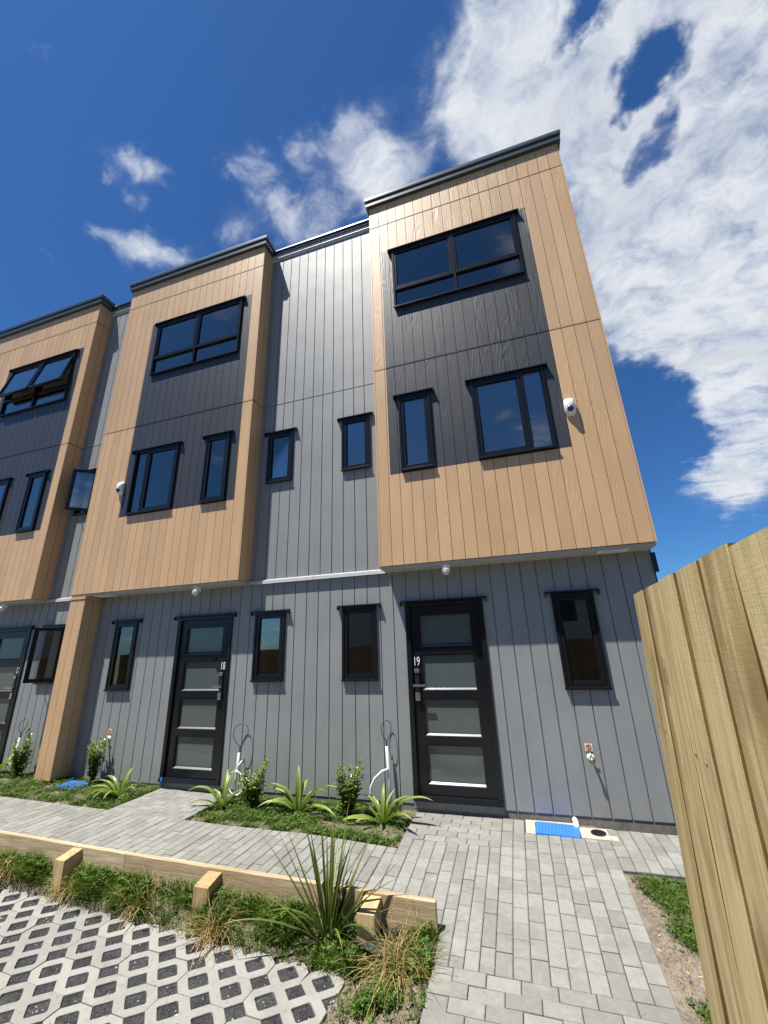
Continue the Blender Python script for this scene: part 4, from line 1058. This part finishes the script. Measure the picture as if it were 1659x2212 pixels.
fx, fy = 2.19, -1.86
s = thing('spiky_plant', 'spiky sword leaved plant growing in front of the timber edging', 'plant'); s.location = (fx, fy, -.33)
FL = [(100, .80, 86, 3), (80, .74, 84, 6), (140, .82, 80, 6), (160, .86, 72, 8), (175, .80, 64, 8), (185, .86, 56, 14), (20, .80, 70, 8), (5, .84, 62, 12), (-10, .88, 54, 14), (50, .72, 78, 5), (30, .66, 74, 6), (150, .70, 68, 8), (200, .78, 30, 48), (352, .66, 28, 46), (335, .62, 40, 60), (240, .40, 60, 60), (300, .52, 46, 80), (345, .74, 44, 24), (195, .66, 42, 24), (120, .66, 82, 8), (260, .42, 76, 40), (60, .86, 82, 4), (110, .70, 76, 4), (170, .60, 76, 10), (10, .56, 78, 10), (215, .50, 52, 70), (0, .70, 40, 30), (190, .90, 60, 10)]
for az, ln, e0, dr in FL + [(rq.uniform(0, 360), rq.uniform(.45, .74), rq.uniform(40, 78), rq.uniform(8, 34)) for _ in range(16)]:
    mb = MB(); a = radians(az+rq.uniform(-6, 6)); e = radians(e0+rq.uniform(-3, 3)); o_ = rq.uniform(.005, .03)
    leaf_strip(mb, (cos(a)*o_, sin(a)*o_, rq.uniform(.0, .10)), a, ln, rq.uniform(.020, .030), e, radians(dr), fold=.35, n=9, tip=.75, twist=rq.uniform(-.3, .3), wbase=.6, tone=(rq.uniform(.05, .2), rq.uniform(.4, 1.0)))
    mb.build('leaf', M['flax'], s, smooth=True)
mb = MB(); mb.tube([(0, 0, -.06), (.005, .0, .05), (0, 0, .12)], [.034, .032, .022], 10); mb.build('stem', M['stem'], s, smooth=True)

# ------------------------------------------------------------------ grass, weeds and straw
def blades(name, mat, n, where, hgt, wid, seed, lean=.5, kind='stuff', segs=3, tone=(0, 1), dens=None):
    r = random.Random(seed); mb = MB(); tones = []; made = 0; tries = 0
    while made < n and tries < n*12:
        tries += 1; p = where(r)
        if p is None: continue
        x, y = p
        if dens and r.random() > dens(x, y): continue
        z = zground(x, y)-.006; h = r.uniform(*hgt); w = r.uniform(*wid); az = r.uniform(0, 2*pi); ln = r.uniform(.05, lean)
        hx, hy = cos(az), sin(az); sx, sy = -hy*w*.5, hx*w*.5; i = len(mb.v); tn = r.uniform(*tone)
        for k in range(segs):
            t_ = k/segs; o_ = ln*h*t_*t_; zz = z + h*t_*(1-.35*ln*t_); ww = 1-.5*t_
            mb.v += [(x+hx*o_-sx*ww, y+hy*o_-sy*ww, zz), (x+hx*o_+sx*ww, y+hy*o_+sy*ww, zz)]; tones += [tn*.6+.2*t_]*2
        mb.v.append((x+hx*ln*h, y+hy*ln*h, z+h*(1-.35*ln))); tones.append(min(1, tn+.15))
        for k in range(segs-1): a = i+2*k; mb.f.append((a, a+1, a+3, a+2)); mb.m.append(0)
        a = i+2*(segs-1); mb.f.append((a, a+1, a+2)); mb.m.append(0); made += 1
    mb.tone = tones; o = mb.build(name, M[mat]); o['kind'] = kind; return o
def clover(name, n, where, seed, hgt, dens=None):
    r = random.Random(seed); mb = MB(); tones = []; made = 0; tries = 0
    while made < n and tries < n*12:
        tries += 1; p = where(r)
        if p is None: continue
        x, y = p
        if dens and r.random() > dens(x, y): continue
        z = zground(x, y) + r.uniform(*hgt); rr = r.uniform(.006, .013); a0 = r.uniform(0, 6.28); tn = r.uniform(.1, 1); tx, ty = r.uniform(-.5, .5), r.uniform(-.5, .5)
        for q in range(3):
            a = a0 + 2.094*q; i = len(mb.v)
            for da, k in ((0, .0), (-.75, .85), (-.3, 1.55), (.3, 1.55), (.75, .85)):
                dx, dy = rr*k*cos(a+da), rr*k*sin(a+da); mb.v.append((x+dx, y+dy, z+tx*dx+ty*dy)); tones.append(tn)
            mb.f.append(tuple(range(i, i+5))); mb.m.append(0)
        made += 1
    mb.tone = tones; o = mb.build(name, M['weed']); o['kind'] = 'stuff'; return o
def rect(x0, x1, y0, y1): return lambda r: (r.uniform(x0, x1), r.uniform(y0, y1))
def nz(x, y, s, k=0): return mnoise.noise((x*s, y*s, k))
BEDS = ((.0, 2.39, YB+.008, -.02), (-8, -1.15, YB+.008, -.02))
for q, (x0, x1, y0, y1) in enumerate(BEDS):
    n = int((x1-x0)*(y1-y0)*(19000 if q == 0 else 12000))
    d = (lambda x, y: .10 + .9*sstep(-.25, .25, nz(x, y, 4.5, 3) + .25*(y+.4) + (.15 if x < 1.6 else -.1)))
    blades('bed_grass', 'grass', n, rect(x0, x1, y0, y1), (.022, .070), (.002, .0045), 31+q, .9, dens=d)
    clover('bed_clover', n//9, rect(x0, x1, y0, y1), 41+q, (.012, .05), dens=d)
def strip(r):
    x = r.uniform(-8, 2.95) if r.random() < .25 else r.uniform(-1.9, 2.95)
    return (x, r.uniform(-2.07 + (2.284-x)*.0577, board_y(x)-.02))
def stripd(x, y):
    if x > 1.62 and x < 2.42 and y < -1.93: return .06 if x < 2.12 else .25
    if y < -2.01 + (2.284-x)*.0577 and x < 2.3: return .07
    return .05 + .95*sstep(-.12, .25, nz(x, y, 3.6, 7) + .9*(y+1.93))
blades('weed_grass', 'grass', 27000, strip, (.04, .20), (.0022, .005), 51, 1.2, segs=3, dens=stripd, tone=(0, 1.0))
clover('weed_clover', 4200, strip, 52, (.02, .15), dens=stripd)
def strip_end(r):
    return (r.uniform(2.42, 2.96), r.uniform(-3.2, -1.78))
blades('verge_grass', 'grass', 5200, strip_end, (.03, .12), (.003, .006), 53, 1.0, dens=lambda x, y: .06+.94*sstep(-.1, .3, nz(x, y, 4, 2)+ (x-2.62)*1.0))
clover('verge_clover', 2600, strip_end, 54, (.02, .08), dens=lambda x, y: .04+.96*sstep(.0, .35, nz(x, y, 4, 2)+(x-2.60)*1.0))
def right(r): return (r.uniform(4.34, 5.2), r.uniform(-3.6, -.83))
rd = lambda x, y: (.02 + .98*sstep(-.05, .30, nz(x, y, 3.0, 9) + (x-4.43)*1.5))*sstep(4.32, 4.44, x)
blades('lawn_grass', 'grass', 40000, right, (.02, .065), (.0025, .005), 55, 1.0, dens=rd)
clover('lawn_clover', 3200, right, 56, (.008, .035), dens=rd)
r = random.Random(77); mb = MB()
for _ in range(2600):
    x, y = (r.uniform(4.315, 4.60), r.uniform(-3.2, -.85)) if r.random() < .4 else ((r.uniform(1.5, 2.9), r.uniform(-3.0, -1.85)) if r.random() < .5 else strip(r))
    z = zground(x, y); k = r.uniform(.003, .014)*(.6 if _ % 4 == 0 else 1); a = r.uniform(0, 6.28); i = len(mb.v)
    mb.v += [(x+k*r.uniform(.6, 1.3)*cos(a+1.257*t_), y+k*r.uniform(.6, 1.3)*sin(a+1.257*t_), z-.001) for t_ in range(5)] + [(x, y, z+k*.9)]
    for t_ in range(5): mb.f.append((i+t_, i+(t_+1) % 5, i+5)); mb.m.append(1 if _ % 4 else 0)
tag(mb.build('pebbles', [M['pebble'], M['soil']]), kind='stuff')
def straw_tuft(x, y, n, hgt, rad, label, seed):
    r = random.Random(seed); z = zground(x, y)-.01; mb = MB(); tones = []
    for _ in range(n):
        a = r.uniform(0, 6.28); rr = rad*r.random(); b = Vector((rr*cos(a), rr*sin(a), 0)); az = r.uniform(0, 6.28); e = r.uniform(.5, 1.5); L = r.uniform(*hgt); dr = r.uniform(.5, 3.0)
        d2 = Vector((cos(az), sin(az), 0)); sd_ = Vector((-sin(az), cos(az), 0)); w = r.uniform(.0018, .0036); p = b; rings = []; tn = r.uniform(.2, 1)
        for k in range(8):
            t_ = k/7; ee = e - dr*t_; d = d2*cos(ee)+Vector((0, 0, sin(ee)))
            rings.append([p-sd_*w*(1-.7*t_), p+sd_*w*(1-.7*t_)]); tones += [tn, tn]
            p = p + d*L/7
            if p.z < .012: p.z = .012
        mb.sweep(rings)
    mb.tone = tones; o = mb.build('dry_grass_tuft', M['straw']); o.location = (x, y, z)
    return tag(o, label, 'dry grass', 'tufts of dry grass in the weeds')
straw_tuft(2.74, -2.0, 330, (.16, .44), .15, 'dry straw coloured grass tuft at the right end of the timber edging', 61)
straw_tuft(1.29, -1.93, 280, (.16, .40), .14, 'dry straw coloured grass tuft right of the middle edging post', 62)
straw_tuft(-.30, -1.86, 130, (.14, .32), .11, 'dry straw coloured grass tuft right of the left edging post', 63)
straw_tuft(.48, -1.86, 130, (.18, .42), .12, 'sparse dry grass tuft midway between the left and middle edging posts', 64)
straw_tuft(-1.15, -1.79, 170, (.16, .36), .13, 'dry grass tuft against the edging at the left edge of the photo', 65)
def chips(n, where, seed):
    r = random.Random(seed); mb = MB()
    for _ in range(n):
        x, y = where(r); z = zground(x, y)+.004; a = r.uniform(0, 6.28); l, w = r.uniform(.007, .017), r.uniform(.002, .0045); c, s_ = cos(a), sin(a)
        q = [(x+c*u*l-s_*v*w, y+s_*u*l+c*v*w) for u, v in ((-1, -1), (1, -1), (1, 1), (-1, 1))]
        mb.hexa([(a_, b_, z-.002) for a_, b_ in q], [(a_, b_, z+.003) for a_, b_ in q])
    tag(mb.build('wood_chips', M['woodchip']), kind='stuff')
chips(16, rect(4.33, 4.9, -3.0, -.9), 71)
s = link('blue_tape', None); bpy.data.objects.remove(s)
o = MB().box(-1.175, -1.150, -.049, -.0455, .062, .112).build('blue_tape', M['tape']); tag(o, 'scrap of blue tape stuck at the bottom left of door 18', 'tape')

# what stands across the drive and shows in the glass
far = thing('boundary_fence', 'brown timber fence across the drive, behind the viewer', 'fence')
for k in range(60): MB().box(-15+.5*k, -15+.5*k+.485, -11.03, -11.0, -.5, 1.75).build('paling', M['opp'], far)
hs = thing('neighbour_house', 'pale gabled house across the drive, behind the viewer', 'house')
MB().box(-9, 9, -26, -17, -.5, 5.2).build('wall', M['cream'], hs)
MB().hexa([(-9.5, -26.5, 5.2), (9.5, -26.5, 5.2), (9.5, -16.5, 5.2), (-9.5, -16.5, 5.2)], [(-6, -22.05, 7.4), (6, -22.05, 7.4), (6, -21.95, 7.4), (-6, -21.95, 7.4)]).build('roof', M['roofg'], hs)
for wx in (-6, -1.5, 2.5, 6): MB().box(wx-.6, wx+.6, -17.04, -16.99, 2.6, 4.2).build('window', M['frame'], hs)
